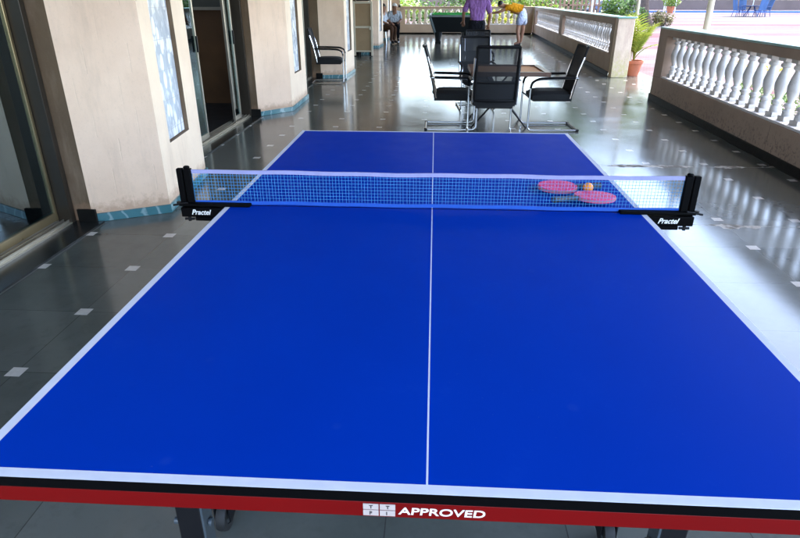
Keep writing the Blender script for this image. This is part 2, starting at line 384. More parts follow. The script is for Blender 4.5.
# ------------------------------------------------------------------ mesh helpers
class MB:
    def __init__(s): s.v = []; s.f = []; s.mi = []; s.sm = []
    def add(s, vs, fs, mi=0, smooth=False):
        o = len(s.v); s.v += [tuple(v) for v in vs]
        for f in fs: s.f.append([i + o for i in f]); s.mi.append(mi); s.sm.append(smooth)
    def box(s, c, d, rot=None, mi=0):
        x, y, z = (k / 2 for k in d)
        vs = [Vector(p) for p in ((-x,-y,-z),(x,-y,-z),(x,y,-z),(-x,y,-z),(-x,-y,z),(x,-y,z),(x,y,z),(-x,y,z))]
        if rot is not None: R = Euler(rot).to_matrix(); vs = [R @ v for v in vs]
        s.add([v + Vector(c) for v in vs], [(0,3,2,1),(4,5,6,7),(0,1,5,4),(1,2,6,5),(2,3,7,6),(3,0,4,7)], mi)
    def tube(s, pts, r, n=8, cap=True, mi=0, flat=None):
        pts = [Vector(p) for p in pts]; rs = r if isinstance(r, (list, tuple)) else [r] * len(pts)
        rings = []; up = None
        for i, p in enumerate(pts):
            t = (pts[min(i+1, len(pts)-1)] - pts[max(i-1, 0)]).normalized()
            if up is None:
                up = Vector((0,0,1)) if abs(t.z) < .9 else Vector((0,1,0))
            a = t.cross(up)
            if a.length < 1e-4: a = t.cross(Vector((1,0,0)))
            a.normalize(); up = a.cross(t).normalized()
            k = 1. if flat is None else flat
            rings.append([p + rs[i] * (math.cos(2*PI*j/n) * a + math.sin(2*PI*j/n) * up * k) for j in range(n)])
        vs = [v for g in rings for v in g]; fs = []
        for i in range(len(pts)-1):
            for j in range(n):
                fs.append((i*n+j, (i+1)*n+j, (i+1)*n+(j+1)%n, i*n+(j+1)%n))
        s.add(vs, fs, mi, True)
        if cap:
            o = len(s.v) - len(vs)
            s.f.append([o+j for j in range(n)]); s.mi.append(mi); s.sm.append(False)
            e = o + (len(pts)-1)*n
            s.f.append([e+j for j in reversed(range(n))]); s.mi.append(mi); s.sm.append(False)
    def lathe(s, prof, c=(0,0,0), n=16, mi=0, axis='z', cap=True):
        vs = []; m = len(prof)
        for r, z in prof:
            for j in range(n):
                a = 2*PI*j/n
                q = (r*math.cos(a), r*math.sin(a), z)
                if axis == 'y': q = (q[0], q[2], -q[1])
                if axis == 'x': q = (q[2], q[1], -q[0])
                vs.append((c[0]+q[0], c[1]+q[1], c[2]+q[2]))
        fs = [(i*n+j, i*n+(j+1)%n, (i+1)*n+(j+1)%n, (i+1)*n+j) for i in range(m-1) for j in range(n)]
        if cap: fs += [tuple(reversed(range(n))), tuple((m-1)*n+j for j in range(n))]
        s.add(vs, fs, mi, True)
    def prism(s, poly, z0, z1, mi=0):
        n = len(poly)
        vs = [(x, y, z0) for x, y in poly] + [(x, y, z1) for x, y in poly]
        s.add(vs, [tuple(reversed(range(n))), tuple(range(n, 2*n))] + [(i, (i+1)%n, n+(i+1)%n, n+i) for i in range(n)], mi)
    def build(s, name, mats, parent=None, world=False, bevel=0., label=None):
        me = bpy.data.meshes.new(name)
        vs = s.v
        if world and parent is not None:
            inv = (Matrix.Translation(parent.location) @ parent.rotation_euler.to_matrix().to_4x4()).inverted()
            vs = [tuple(inv @ Vector(v)) for v in vs]
        me.from_pydata(vs, [], s.f)
        for m in (mats if isinstance(mats, (list, tuple)) else [mats]): me.materials.append(m)
        for p, mi, sm in zip(me.polygons, s.mi, s.sm): p.material_index = mi; p.use_smooth = sm
        me.update()
        bm = bmesh.new(); bm.from_mesh(me); bmesh.ops.recalc_face_normals(bm, faces=bm.faces[:]); bm.to_mesh(me); bm.free()
        me.set_sharp_from_angle(angle=rad(42))
        o = bpy.data.objects.new(name, me); COL.objects.link(o)
        if parent is not None: o.parent = parent
        if bevel:
            b = o.modifiers.new('edge', 'BEVEL'); b.width = bevel; b.segments = 2; b.limit_method = 'ANGLE'; b.angle_limit = rad(40)
        if label: o['label'] = label
        return o
def tag(o, label=None, cat=None, group=None, kind=None):
    if label: o['label'] = label
    if cat: o['category'] = cat
    if group: o['group'] = group
    if kind: o['kind'] = kind
    return o
def empty(name, loc=(0,0,0), rz=0., label=None, cat=None, group=None):
    o = bpy.data.objects.new(name, None); COL.objects.link(o)
    o.location = loc; o.rotation_euler = (0, 0, rz); o.empty_display_size = .1
    return tag(o, label, cat, group)
def copy_tree(o, parent=None):
    c = o.copy(); COL.objects.link(c)
    if parent is not None: c.parent = parent
    for ch in list(o.children): copy_tree(ch, c)
    return c
def arc(pts, n=5):
    """rounds the inner corners of a polyline"""
    P = [Vector(p) for p in pts]; out = [P[0]]
    for i in range(1, len(P)-1):
        a, b, c = P[i-1], P[i], P[i+1]
        r = min((a-b).length, (c-b).length) * .45
        p0 = b + (a-b).normalized()*r; p1 = b + (c-b).normalized()*r
        for k in range(n+1):
            t = k/n; out.append((1-t)**2*p0 + 2*t*(1-t)*b + t*t*p1)
    out.append(P[-1]); return out
def text_mesh(name, txt, size, mat, parent, loc, rot, extrude=.0006, shear=0., bold=0., label=None, sx=1.):
    cu = bpy.data.curves.new(name, 'FONT'); cu.body = txt; cu.size = size; cu.extrude = extrude; cu.shear = shear
    cu.offset = bold; cu.align_x = 'LEFT'
    t = bpy.data.objects.new(name, cu); COL.objects.link(t)
    bpy.context.view_layer.update()
    me = bpy.data.meshes.new_from_object(t.evaluated_get(bpy.context.evaluated_depsgraph_get()))
    bpy.data.objects.remove(t); bpy.data.curves.remove(cu)
    me.name = name; me.materials.clear(); me.materials.append(mat)
    o = bpy.data.objects.new(name, me); COL.objects.link(o); o.parent = parent
    o.location = loc; o.rotation_euler = rot; o.scale = (sx, 1, 1)
    if label: o['label'] = label
    return o

HX = .55      # extra height of the verandah ceiling
# ------------------------------------------------------------------ setting
mb = MB(); mb.box((.93, 11.0, -.1), (6.98, 31.0, .2)); mb.build('verandah_floor', M['floor']); tag(bpy.data.objects['verandah_floor'], kind='structure')
mb = MB(); mb.box((32, 42, -.4), (110, 130, .5)); o = mb.build('courtyard', M['court']); tag(o, kind='structure')
mb = MB(); mb.add([(-900,-900,-.3),(900,-900,-.3),(900,900,-.3),(-900,900,-.3)], [(0,1,2,3)]); o = mb.build('ground', M['ground']); tag(o, kind='structure')
mb = MB(); mb.box((-.7, 11.1, 3.2+HX), (11.0, 30.6, .22)); mb.box((4.74, 11.1, 3.04+HX), (.12, 30.6, .12))
for k in range(8): mb.box((.93, -2.5 + 4.16*k, 3.0+HX), (6.6, .26, .2))
o = mb.build('ceiling', M['ceiling']); tag(o, kind='structure')
# dark strip of granite along the doors
for i, (y0, y1, x0, x1) in enumerate(((-2.3, 1.80, -2.56, -2.33), (3.42, 5.94, -2.56, -2.30), (7.82, 10.18, -2.56, -2.24))):
    mb = MB(); mb.box(((x0+x1)/2, (y0+y1)/2, .006), (x1-x0, y1-y0, .012)); tag(mb.build('threshold_paving', M['granite']), kind='structure')
# the room behind the doors
mb = MB(); mb.box((-4.4, 11, -.06), (3.66, 31, .12)); tag(mb.build('room_floor', M['room_floor']), kind='structure')
mb = MB()
mb.box((-6.25, 11, 1.55), (.1, 31, 3.1)); mb.box((-4.4, -4.55, 1.55), (3.7, .1, 3.1)); mb.box((-4.4, 26.55, 1.55), (3.7, .1, 3.1))
mb.box((-4.4, 3.0, 1.55), (3.3, .1, 3.1)); mb.box((-4.4, 7.2, 1.55), (3.3, .1, 3.1))
o = mb.build('room_wall', M['room_wall']); tag(o, kind='structure')
# brown screen inside the open doorway
r = empty('partition_screen', (-4.0, 7.0, 0), 0, 'brown wooden screen with a pale top rail inside the dark doorway', 'screen')
mb = MB(); mb.box((-4.2, 7.06, .65), (2.8, .05, 1.30)); mb.build('board', M['brown_board'], r, True)
mb = MB(); mb.box((-4.2, 7.05, 1.322), (2.8, .09, .04)); mb.build('top_rail', M['cream_paint'], r, True)

# ------------------------------------------------------------------ pillars
def pillar(poly, niche, zn, label, jx=-2.62, plainside=True):
    A, B, C, D = poly
    r = empty('verandah_pillar', ((A[0]+B[0])/2, (B[1]+C[1])/2, 0), 0, label, 'pillar', 'cream pillars between the glass doors')
    H = 3.09 + HX
    mb = MB()                                   # shaft: front face and back, side face pierced by the niche
    def quad(p, q, z0, z1, mi): mb.add([(p[0],p[1],z0),(q[0],q[1],z0),(q[0],q[1],z1),(p[0],p[1],z1)], [(0,1,2,3)], mi)
    quad(A, B, 0, H, 0); quad(C, D, 0, H, 1); quad(D, A, 0, H, 1)
    Bv, Cv = Vector(B), Vector(C); t = (Cv-Bv); Ln = t.length; t = t.normalized(); nrm = Vector((t.y, -t.x))
    p0 = Bv + t*niche[0]; p1 = Bv + t*niche[1]; dpt = .05
    quad(B, p0, 0, H, 1); quad(p1, C, 0, H, 1); quad(p0, p1, 0, zn, 1); quad(p0, p1, 2.6, H, 1)
    q0 = p0 - nrm*dpt; q1 = p1 - nrm*dpt
    mb.add([(*p0, zn), (*p1, zn), (*q1, zn), (*q0, zn)], [(0,1,2,3)], 2)
    mb.add([(*p0, 2.6), (*p1, 2.6), (*q1, 2.6), (*q0, 2.6)], [(0,1,2,3)], 2)
    mb.add([(*p0, zn), (*q0, zn), (*q0, 2.6), (*p0, 2.6)], [(0,1,2,3)], 2)
    mb.add([(*p1, zn), (*q1, zn), (*q1, 2.6), (*p1, 2.6)], [(0,1,2,3)], 2)
    mb.build('shaft', [M['pillar'], M['pillar_plain'], M['jamb']], r, True)
    mb = MB(); z0, z1 = zn + .004, 2.596
    a = q0 + nrm*.004 + t*.004; b = q1 + nrm*.004 - t*.004
    a2 = a + nrm*.012; b2 = b + nrm*.012
    mb.add([(*a,z0),(*b,z0),(*b,z1),(*a,z1),(*a2,z0),(*b2,z0),(*b2,z1),(*a2,z1)], [(0,3,2,1),(4,5,6,7),(0,1,5,4),(1,2,6,5),(2,3,7,6),(3,0,4,7)])
    mb.build('tile_panel', M['niche_tile'], r, True)
    mb = MB()                                   # skirting, 14 mm proud of the plaster
    def off(P, k=.014):
        return k
    e = .014
    fA, fB, fC, fD = Vector(A), Vector(B), Vector(C), Vector(D)
    n1 = Vector(((fB-fA).y, -(fB-fA).x)).normalized(); n3 = Vector(((fD-fC).y, -(fD-fC).x)).normalized()
    oB = fB + n1*e + nrm*e*.6; oC = fC + nrm*e + n3*e*.6
    mb.prism([tuple(fA + n1*e), tuple(oB), tuple(oC), tuple(fD + n3*e), tuple(fD - n3*.02 - nrm*.02), tuple(fC - nrm*.02 - n3*.02), tuple(fB - nrm*.02 - n1*.02), tuple(fA - n1*.02)], .001, .062)
    mb.build('skirting', M['teal_marble'], r, True, .002)
    mb = MB(); mb.box(((jx + A[0])/2, (A[1] + D[1])/2, H/2), (A[0] - jx, D[1] - A[1] - .004, H))
    mb.build('door_jamb', M['jamb'], r, True)
    mb = MB(); mb.box((A[0] - .03, A[1] - .010, .05), (.13, .02, .098)); mb.build('jamb_plinth', M['skirt_black'], r, True)
    return r
PL = [
 ([(-2.42,-2.36),(-1.97,-2.10),(-2.05,-.95),(-2.42,-.75)], (.20,.72), .47, 'cream pillar behind the first glass door, next to the viewer'),
 ([(-2.41,1.80),(-1.95,2.05),(-2.05,3.08),(-2.42,3.36)], (.22,.72), .47, 'large cream pillar beside the near glass door with white tile panel'),
 ([(-2.36,5.96),(-2.0,6.42),(-2.02,7.60),(-2.36,7.80)], (.32,.82), .47, 'cream pillar between the dark open doorway and the armchair by the wall'),
 ([(-2.26,10.18),(-1.77,10.28),(-1.74,11.40),(-2.24,11.55)], (.28,.80), .47, 'cream pillar right behind the armchair by the wall'),
 ([(-2.2,15.62),(-1.86,15.70),(-1.84,16.4),(-2.2,16.5)], (.15,.55), .47, 'pillar hidden behind the tan cabinet'),
 ([(-2.2,18.15),(-1.82,18.25),(-1.76,19.35),(-2.2,19.5)], (.28,.80), .47, 'narrow pillar just past the tan cabinet'),
 ([(-2.2,22.1),(-1.82,22.2),(-1.76,23.5),(-2.2,23.6)], (.28,.80), .47, 'farthest pillar, beside the seated people'),
]
for a in PL: pillar(*a)
# wall over and between the doors
r = tag(MB().build('dummy', M['room_wall']), 'x'); bpy.data.objects.remove(r)
mb = MB(); mb.box((-2.69, 11.0, 2.82+HX/2), (.12, 31., .56+HX)); mb.box((-2.69, 24.9, 1.27), (.12, 2.7, 2.54)); mb.box((-2.69, -3.5, 1.27), (.12, 2.0, 2.54))
mb.box((-2.52, 24.9, 1.545+HX/2), (.2, 3.0, 3.09+HX))
o = mb.build('house_wall', M['pillar_plain']); tag(o, 'cream house wall above the glass doors along the verandah', 'wall')

# ------------------------------------------------------------------ sliding doors
def door(y0, y1, x, label, leaves, open_gap=None):
    r = empty('sliding_door', (x, (y0+y1)/2, 0), 0, label, 'door', 'sliding glass doors along the verandah')
    H = 2.52
    mb = MB()
    mb.box((x-.03, (y0+y1)/2, H-.03), (.16, y1-y0-.004, .06)); mb.box((x-.03, y0+.025, H/2-.03), (.16, .05, H-.06)); mb.box((x-.03, y1-.025, H/2-.03), (.16, .05, H-.06))
    mb.build('frame', M['bronze_alu'], r, True, .002)
    mb = MB()
    mb.box((x-.03, (y0+y1)/2, .012), (.16, y1-y0-.10, .02))
    for k in range(4): mb.box((x-.085+.038*k, (y0+y1)/2, .029), (.006, y1-y0-.104, .022))
    mb.build('track', M['aluminium'], r, True)
    for a, b, dx in leaves:
        lf = MB(); xx = x + dx; w = .026
        lf.box((xx, a+w/2, H/2-.015), (.032, w, H-.10)); lf.box((xx, b-w/2, H/2-.015), (.032, w, H-.10))
        lf.box((xx, (a+b)/2, .068), (.032, b-a-2*w, .056)); lf.box((xx, (a+b)/2, H-.095), (.032, b-a-2*w, .06))
        s = lf.build('leaf', M['gold_alu'] if x < -2.55 else M['aluminium'], r, True, .003)
        g = MB(); g.box((xx, (a+b)/2, (.096+H-.125)/2), (.006, b-a-2*w-.002, H-.125-.096)); g.build('pane', M['glass'], s, False)
        # the pane is given in the leaf's space (leaf sits at its parent's origin)
        gp = s.children[0]; gp.data.transform(Matrix.Translation((-r.location[0], -r.location[1], 0)))
        h = MB(); h.box((xx+.024, b-.028 if dx > -.03 else a+.028, 1.02), (.016, .02, .16)); hh = h.build('handle', M['black_metal'], s); hh.data.transform(Matrix.Translation((-r.location[0], -r.location[1], 0)))
    return r
door(-.73, 1.79, -2.58, 'closed glass door with gold frame beside the table, nearest of the doors', [(-.67, .57, -.01), (.51, 1.735, -.055)])
door(3.40, 5.95, -2.50, 'sliding glass door standing half open on a dark brown room', [(3.46, 4.44, -.01), (5.40, 5.66, -.012), (5.52, 5.78, -.050), (5.64, 5.90, -.088)])
door(7.82, 10.17, -2.48, 'closed glass door behind the armchair by the wall', [(7.88, 9.05, -.01), (8.99, 10.11, -.055)])
door(11.57, 15.60, -2.48, 'closed glass door hidden past the third pillar', [(11.63, 13.6, -.01), (13.55, 15.54, -.055)])
door(16.52, 18.13, -2.48, 'closed glass door beyond the tan cabinet', [(16.58, 17.4, -.01), (17.35, 18.07, -.055)])
door(19.52, 22.08, -2.48, 'closed glass door behind the seated people', [(19.58, 20.8, -.01), (20.75, 22.02, -.055)])

# ------------------------------------------------------------------ parapets
BAL = [(.060,.0),(.060,.055),(.044,.065),(.040,.085),(.058,.10),(.058,.125),(.036,.14),(.034,.16),(.050,.20),(.068,.26),(.072,.31),(.062,.37),(.046,.42),(.036,.455),(.034,.475),(.056,.49),(.056,.515),(.042,.53),(.046,.545)]
def baluster_mesh(h, mat, r=1., n=14):
    m = MB(); k = h / .59
    m.box((0,0,.0225*k), (.135*r,.135*r,.045*k))
    m.lathe([(a*r, (.045+b*.915)*k) for a, b in BAL], n=n)
    m.box((0,0,(.59-.0225)*k+.0005), (.135*r,.135*r,.044*k))
    return m
def parapet(P, Q, thick, openings, pitch, z0, z1, H, wallmat, framemat, balmat, label, endmat=None, topmat=None, br=1., ext=None):
    """runs from P to Q along its inner face, body lies to the right-hand side of that direction"""
    P, Q = Vector(P), Vector(Q); t = (Q-P); Ln = t.length; ang = math.atan2(t.y, t.x)
    r = empty('balustrade', (P.x, P.y, 0), ang, label, 'balustrade', 'balustrades round the verandah')
    # local: +x along the run, -y outward
    mb = MB(); mb.box((Ln/2, -thick/2, z0/2+.03), (Ln, thick, z0-.06)); mb.build('base_wall', wallmat, r, bevel=.006)
    mb = MB(); mb.box((Ln/2, -thick/2, (z1+H)/2), (Ln, thick, H-z1)); mb.build('top_rail', framemat, r, bevel=.006)
    mb = MB(); mb.box((Ln/2, -thick/2-.03, H+.0125), (Ln+.03, thick+.09-.03, .025)); mb.build('coping', topmat or M['teal_coping'], r, bevel=.004)
    mb = MB(); mb.box((Ln/2, .007, .045), (Ln, .02, .09)); mb.build('skirting', M['skirt_black'], r, bevel=.003)
    xs = [0] + [v for o_ in openings for v in o_] + [Ln]
    for i in range(0, len(xs), 2):
        if xs[i+1]-xs[i] < .01: continue
        mb = MB(); mb.box(((xs[i]+xs[i+1])/2, -thick/2, (z0+z1)/2), (xs[i+1]-xs[i], thick-.006, z1-z0-.0)); mb.build('end_post', framemat, r)
    for a, b in openings:
        mb = MB(); mb.box(((a+b)/2, -thick/2, z0+.012), (b-a-.004, thick-.03, .024)); mb.build('ledge', M['baluster_white'], r, bevel=.003)
    first = None; hb = z1 - z0 - .026
    for a, b in openings:
        n = max(1, int((b-a)/pitch)); st = (b-a)/n
        for i in range(n):
            if first is None:
                o = first = baluster_mesh(hb, balmat, br).build('baluster', balmat, r)
            else:
                o = first.copy(); COL.objects.link(o); o.parent = r
            o.location = (a + st*(i+.5), -thick/2, z0 + .0245)
            o.rotation_euler = (rng.uniform(-.012,.012), rng.uniform(-.012,.012), rng.uniform(-.12, .12)); o.scale = (rng.uniform(.96,1.04),)*2 + (1,)
    return r
# near balustrade: starts at the gap (y 7.85) and runs towards the viewer
p1, p0 = Vector((3.42, 7.85)), Vector((3.24, 3.2)); d = (p1-p0).normalized()
near_end = p1 - d*11.6
parapet(near_end, p1, .26, [(.35, 5.9), (6.1, 11.22)], .243, .36, .95, 1.04, M['parapet_brown'], M['parapet_brown'], M['baluster_white'],
        'brown balustrade with white vase balusters on the near right of the table', br=.88)
F0, F1 = Vector((3.55, 10.87)), Vector((4.27, 26.35))
parapet(F0, F1, .22, [(.22, 6.95), (7.55, 14.6)], .225, .42, .98, 1.10, M['parapet_tan'], M['parapet_brown'], M['baluster_white'],
        'long tan balustrade with thin close balusters beyond the potted palm', br=.72)
parapet((-1.62, 26.42), (4.24, 26.36), .2, [(.28, 5.45)], .255, .40, 1.02, 1.10, M['back_tan'], M['back_tan'], M['baluster_buff'],
        'buff balustrade closing the far end behind the billiard table', topmat=M['back_tan'], br=1.25)
# thick end pier of the long balustrade
r = empty('end_pier', (3.76, 10.72, 0), 0, 'peeling cream pier at the end of the long balustrade beside the palm', 'pier')
mb = MB(); mb.box((3.715, 10.74, .55), (.32, .24, 1.10), (0,0,-.04)); mb.build('pier_body', M['peeling'], r, True, .008)
mb = MB(); mb.box((3.715, 10.735, 1.116), (.36, .28, .03), (0,0,-.04)); mb.build('cap', M['teal_coping'], r, True, .004)
r = empty('corner_pilaster', (-1.72, 26.3, 0), 0, 'buff corner pilaster with small dark lamp at the far end', 'pilaster')
mb = MB(); mb.box((-1.78, 26.38, 1.545+HX/2), (.36, .5, 3.09+HX)); mb.build('pilaster_shaft', M['back_tan'], r, True, .006)
mb = MB(); mb.box((-1.58, 26.1, 1.14), (.09, .12, .10)); mb.tube([(-1.58,26.1,1.19),(-1.58,26.1,1.5)], .012); mb.build('lamp', M['black_metal'], r, True)
def post(x, y, rr, label, z0=-.15):
    r = empty('roof_post', (x, y, z0), 0, label, 'post', 'pale pipe posts holding the roof edge')
    m = MB(); m.tube([(0,0,0),(0,0,3.08+HX-z0)], rr, 12); m.build('pipe', M['cream_paint'], r)
    m = MB(); m.lathe([(rr*2, 0),(rr*2,.02),(rr*1.25,.025),(rr*1.25,.10),(rr, .105)], n=12); m.build('base_collar', M['white_paint'], r)
post(3.97, 7.55, .045, 'pale pipe post rising behind the near balustrade')
post(4.0, 11.02, .032, 'slim cream pipe post rising beside the peeling pier', .002)

# ------------------------------------------------------------------ table tennis table
T = empty('table_tennis_table', (0,0,0), 0, 'large blue table tennis table with white lines and red edge frame', 'table')
for sgn in (-1, 1):
    m = MB(); m.box((0, sgn*.6865, .7495), (1.525, 1.367, .021))
    m.mi = [1,0,1,1,1,1]
    m.build('tabletop', [M['blue_top'], M['black_edge']], T, bevel=.0012)
    m = MB(); z = .723; h = .032
    m.box((0, sgn*1.358, z), (1.521, .022, h)); m.box((0, sgn*.012, z), (1.521, .016, h))
    for s2 in (-1, 1): m.box((s2*.7495, sgn*.6835, z), (.022, 1.325, h))
    m.build('edge_frame', M['red_steel'], T, bevel=.0015)
    for s2 in (-1, 1):
        m = MB()
        m.box((s2*.425, sgn*1.285, .37), (.048, .034, .67)); lg = m.build('leg', M['black_metal'], T, bevel=.004)
        k = MB(); k.box((s2*.425-s2*.0245-.0, sgn*1.285, .37), (.004, .036, .66)); k.build('side_strip', M['grey_steel'], lg)
        k = MB(); k.lathe([(.007,-.036),(.007,-.027),(.005,-.026),(.005,.026),(.008,.028),(.008,.034)], (s2*.425, sgn*1.285, .585), 10, axis='x'); k.build('bolt', M['grey_steel'], lg)
        k = MB(); k.lathe([(.026,0),(.026,.02),(.018,.035)], (s2*.425, sgn*1.285, 0.001), 12); k.build('foot', M['rubber'], lg)
        # castor on the undercarriage
        cx, cy = (-.60 if s2 < 0 else .525), sgn*.78
        c = MB(); c.tube([(cx,cy,.105),(cx,cy,.125)], .018, 10); c.box((cx-.022,cy,.075), (.004,.05,.065)); c.box((cx+.022,cy,.075), (.004,.05,.065)); c.box((cx,cy,.1075), (.048,.05,.004))
        cs = c.build('castor', M['black_metal'], T)
        w = MB(); w.lathe([(.028,-.014),(.048,-.014),(.050,-.008),(.050,.008),(.048,.014),(.028,.014)], (cx,cy,.0505), 20, axis='x', cap=False); w.build('tyre', M['rubber'], cs)
        w = MB(); w.lathe([(.004,-.017),(.012,-.016),(.027,-.012),(.027,.012),(.012,.016),(.004,.017)], (cx,cy,.0505), 16, axis='x'); w.build('hub', M['steel'], cs)
    m = MB(); y = sgn*.78
    m.box((-.0375, y, .145), (1.18, .04, .04)); m.box((0, sgn*.40, .40), (1.0, .03, .03))
    for s2 in (-1,1): m.tube([(s2*.42, y, .16),(s2*.42, sgn*.40, .40),(s2*.42, sgn*.22,.70)], .014)
    m.build('undercarriage', M['black_metal'], T)
yf = -1.3692
em = MB()
for i in range(2):
    for j in range(2): em.box((-.088+.0265*i, yf-.0006, .7295-.0130*j), (.0245, .0012, .0113))
em.build('emblem', M['emblem_print'], T)
for i, ch in enumerate('TTFI'):
    text_mesh('emblem_letter', ch, .009, M['dark_print'], T, (-.0905+.0265*(i%2), yf-.0013, .7264-.0130*(i//2)), (PI/2,0,0), .0003, 0, .0004)
text_mesh('approval_lettering', 'APPROVED', .0205, M['white_print'], T, (-.044, yf-.0004, .7155), (PI/2,0,0), .0004, .08, .0003, sx=1.34)

# ------------------------------------------------------------------ net
NT = empty('table_tennis_net', (0,0,.76), 0, 'blue net on two black posts clamped across the middle of the table', 'net')
xp = .888
m = MB(); zz0, zz1 = .016, .124
nx = 150
for i in range(nx+1):
    x = -.878 + 1.756*i/nx + rng.uniform(-.0012, .0012)
    m.box((x, 0, (zz0+zz1)/2), (.0009, .0009, zz1-zz0), (0, rng.uniform(-.012, .012), 0))
for j in range(1, 9):
    z = zz0 + (zz1-zz0)*j/9
    m.box((0, .0012, z), (1.756, .0009, .0009))
m.build('mesh', M['net_thread'], NT)
def ribbon(zs, th, mat, name):
    m = MB(); n = 40
    for a in range(n):
        x0, x1 = -.878+1.756*a/n, -.878+1.756*(a+1)/n
        def z(x): return .0010*math.sin(x*9)+.0008*math.sin(x*23+1)-(.0020*(1-(x/.88)**2) if zs[1] > .1 else 0)
        vs = [(x0,-th,zs[0]+z(x0)),(x1,-th,zs[0]+z(x1)),(x1,-th,zs[1]+z(x1)),(x0,-th,zs[1]+z(x0)),(x0,th,zs[0]+z(x0)),(x1,th,zs[0]+z(x1)),(x1,th,zs[1]+z(x1)),(x0,th,zs[1]+z(x0))]
        m.add(vs, [(0,1,2,3),(4,7,6,5),(3,2,6,7),(0,4,5,1)])
    return m.build(name, mat, NT)
ribbon((.120, .134), .0025, M['net_tape'], 'top_tape')
ribbon((.004, .017), .002, M['net_hem'], 'bottom_hem')
for s in (-1, 1):
    m = MB()
    m.box((s*.893, 0, .064), (.026, .022, .146)); m.box((s*.921, .0, .066), (.022, .020, .142)); m.lathe([(.012,0),(.012,.006),(.008,.009)], (s*.895,0,.137), 10)
    p = m.build('post', M['black_edge'], NT, bevel=.003)
    m = MB(); m.box((s*.80, -.004, .0055), (.265, .045, .011)); m.box((s*.845, -.014, -.022), (.165, .03, .036))
    m.box((s*.820, -.012, -.047), (.115, .036, .014))
    cl = m.build('clamp', M['black_edge'], NT, bevel=.003)
    m = MB(); m.tube([(s*.905,-.012,-.060),(s*.905,-.012,-.018)], .006, 8); m.tube([(s*.905-.018,-.012,-.052),(s*.905+.018,-.012,-.052)], .005, 6); m.lathe([(.012,0),(.012,.008)], (s*.905,-.012,-.026), 10); m.build('screw', M['black_metal'], cl)
    m = MB(); m.tube([(s*.90,-.02,.012),(s*.955,-.024,.004)], .004, 6); m.lathe([(.008,0),(.008,.01)], (s*.938,-.012,.004), 8); m.build('tension_knob', M['black_plastic'], cl)
    text_mesh('clamp_lettering', 'Practel', .027, M['white_print'], cl, (s*.845-.043, -.0297, -.029), (PI/2,0,0), .0004, .35, .0006, sx=.92)

# ------------------------------------------------------------------ bats and ball
def bat(name, c, ang, tilt, label, z):
    r = empty(name, (c[0], c[1], z), ang, label, 'bat', 'red bats lying beyond the net'); r.rotation_euler = (tilt[0], tilt[1], ang)
    def outline(k, n=32):
        pts = []
        for i in range(n):
            a = 2*PI*i/n
            x, y = .080*k*math.cos(a), .076*k*math.sin(a)
            if x > .045: x = .045 + (x-.045)*.9
            pts.append((x, y))
        return pts
    m = MB(); m.prism(outline(.985), -.0035, .0035); m.build('blade', M['bat_wood'], r)
    m = MB(); m.prism(outline(1.), -.0025, .0025); m.build('edge_tape', M['bat_tape'], r)
    m = MB(); m.prism(outline(.972), .0036, .0072); m.build('rubber', M['bat_rubber'], r, bevel=.0012)
    m = MB(); m.prism(outline(.972), -.0072, -.0036); m.build('rubber', M['bat_rubber'], r, bevel=.0012, label='underside rubber')
    m = MB(); m.tube([(.066,0,0),(.085,0,0),(.12,0,0),(.16,0,0),(.176,0,0)], [.010,.0125,.0125,.0145,.0155], 12, flat=.78); h = m.build('handle', M['handle_grip'], r)
    m = MB(); m.box((.1775,0,0), (.003,.026,.019)); m.build('end_plate', M['handle_grip'], h, bevel=.001)
bat('table_tennis_bat', (.500,.262), .16, (0,.0,), 'red bat farther behind the net with its handle toward the ball', .773)
bat('table_tennis_bat', (.612,.125), 3.50, (.05,-.035), 'red bat nearer the net with a pale rim, overlapping the other', .7765)
m = MB(); m.lathe([(.0002,-.02)]+[(.02*math.cos(a), .02*math.sin(a)) for a in [rad(d) for d in range(-80,90,10)]]+[(.0002,.02)], n=24)
o = m.build('table_tennis_ball', M['ball']); o.location = (.612,.232,.780); tag(o, 'orange ball resting beside the bats on the blue table', 'ball')

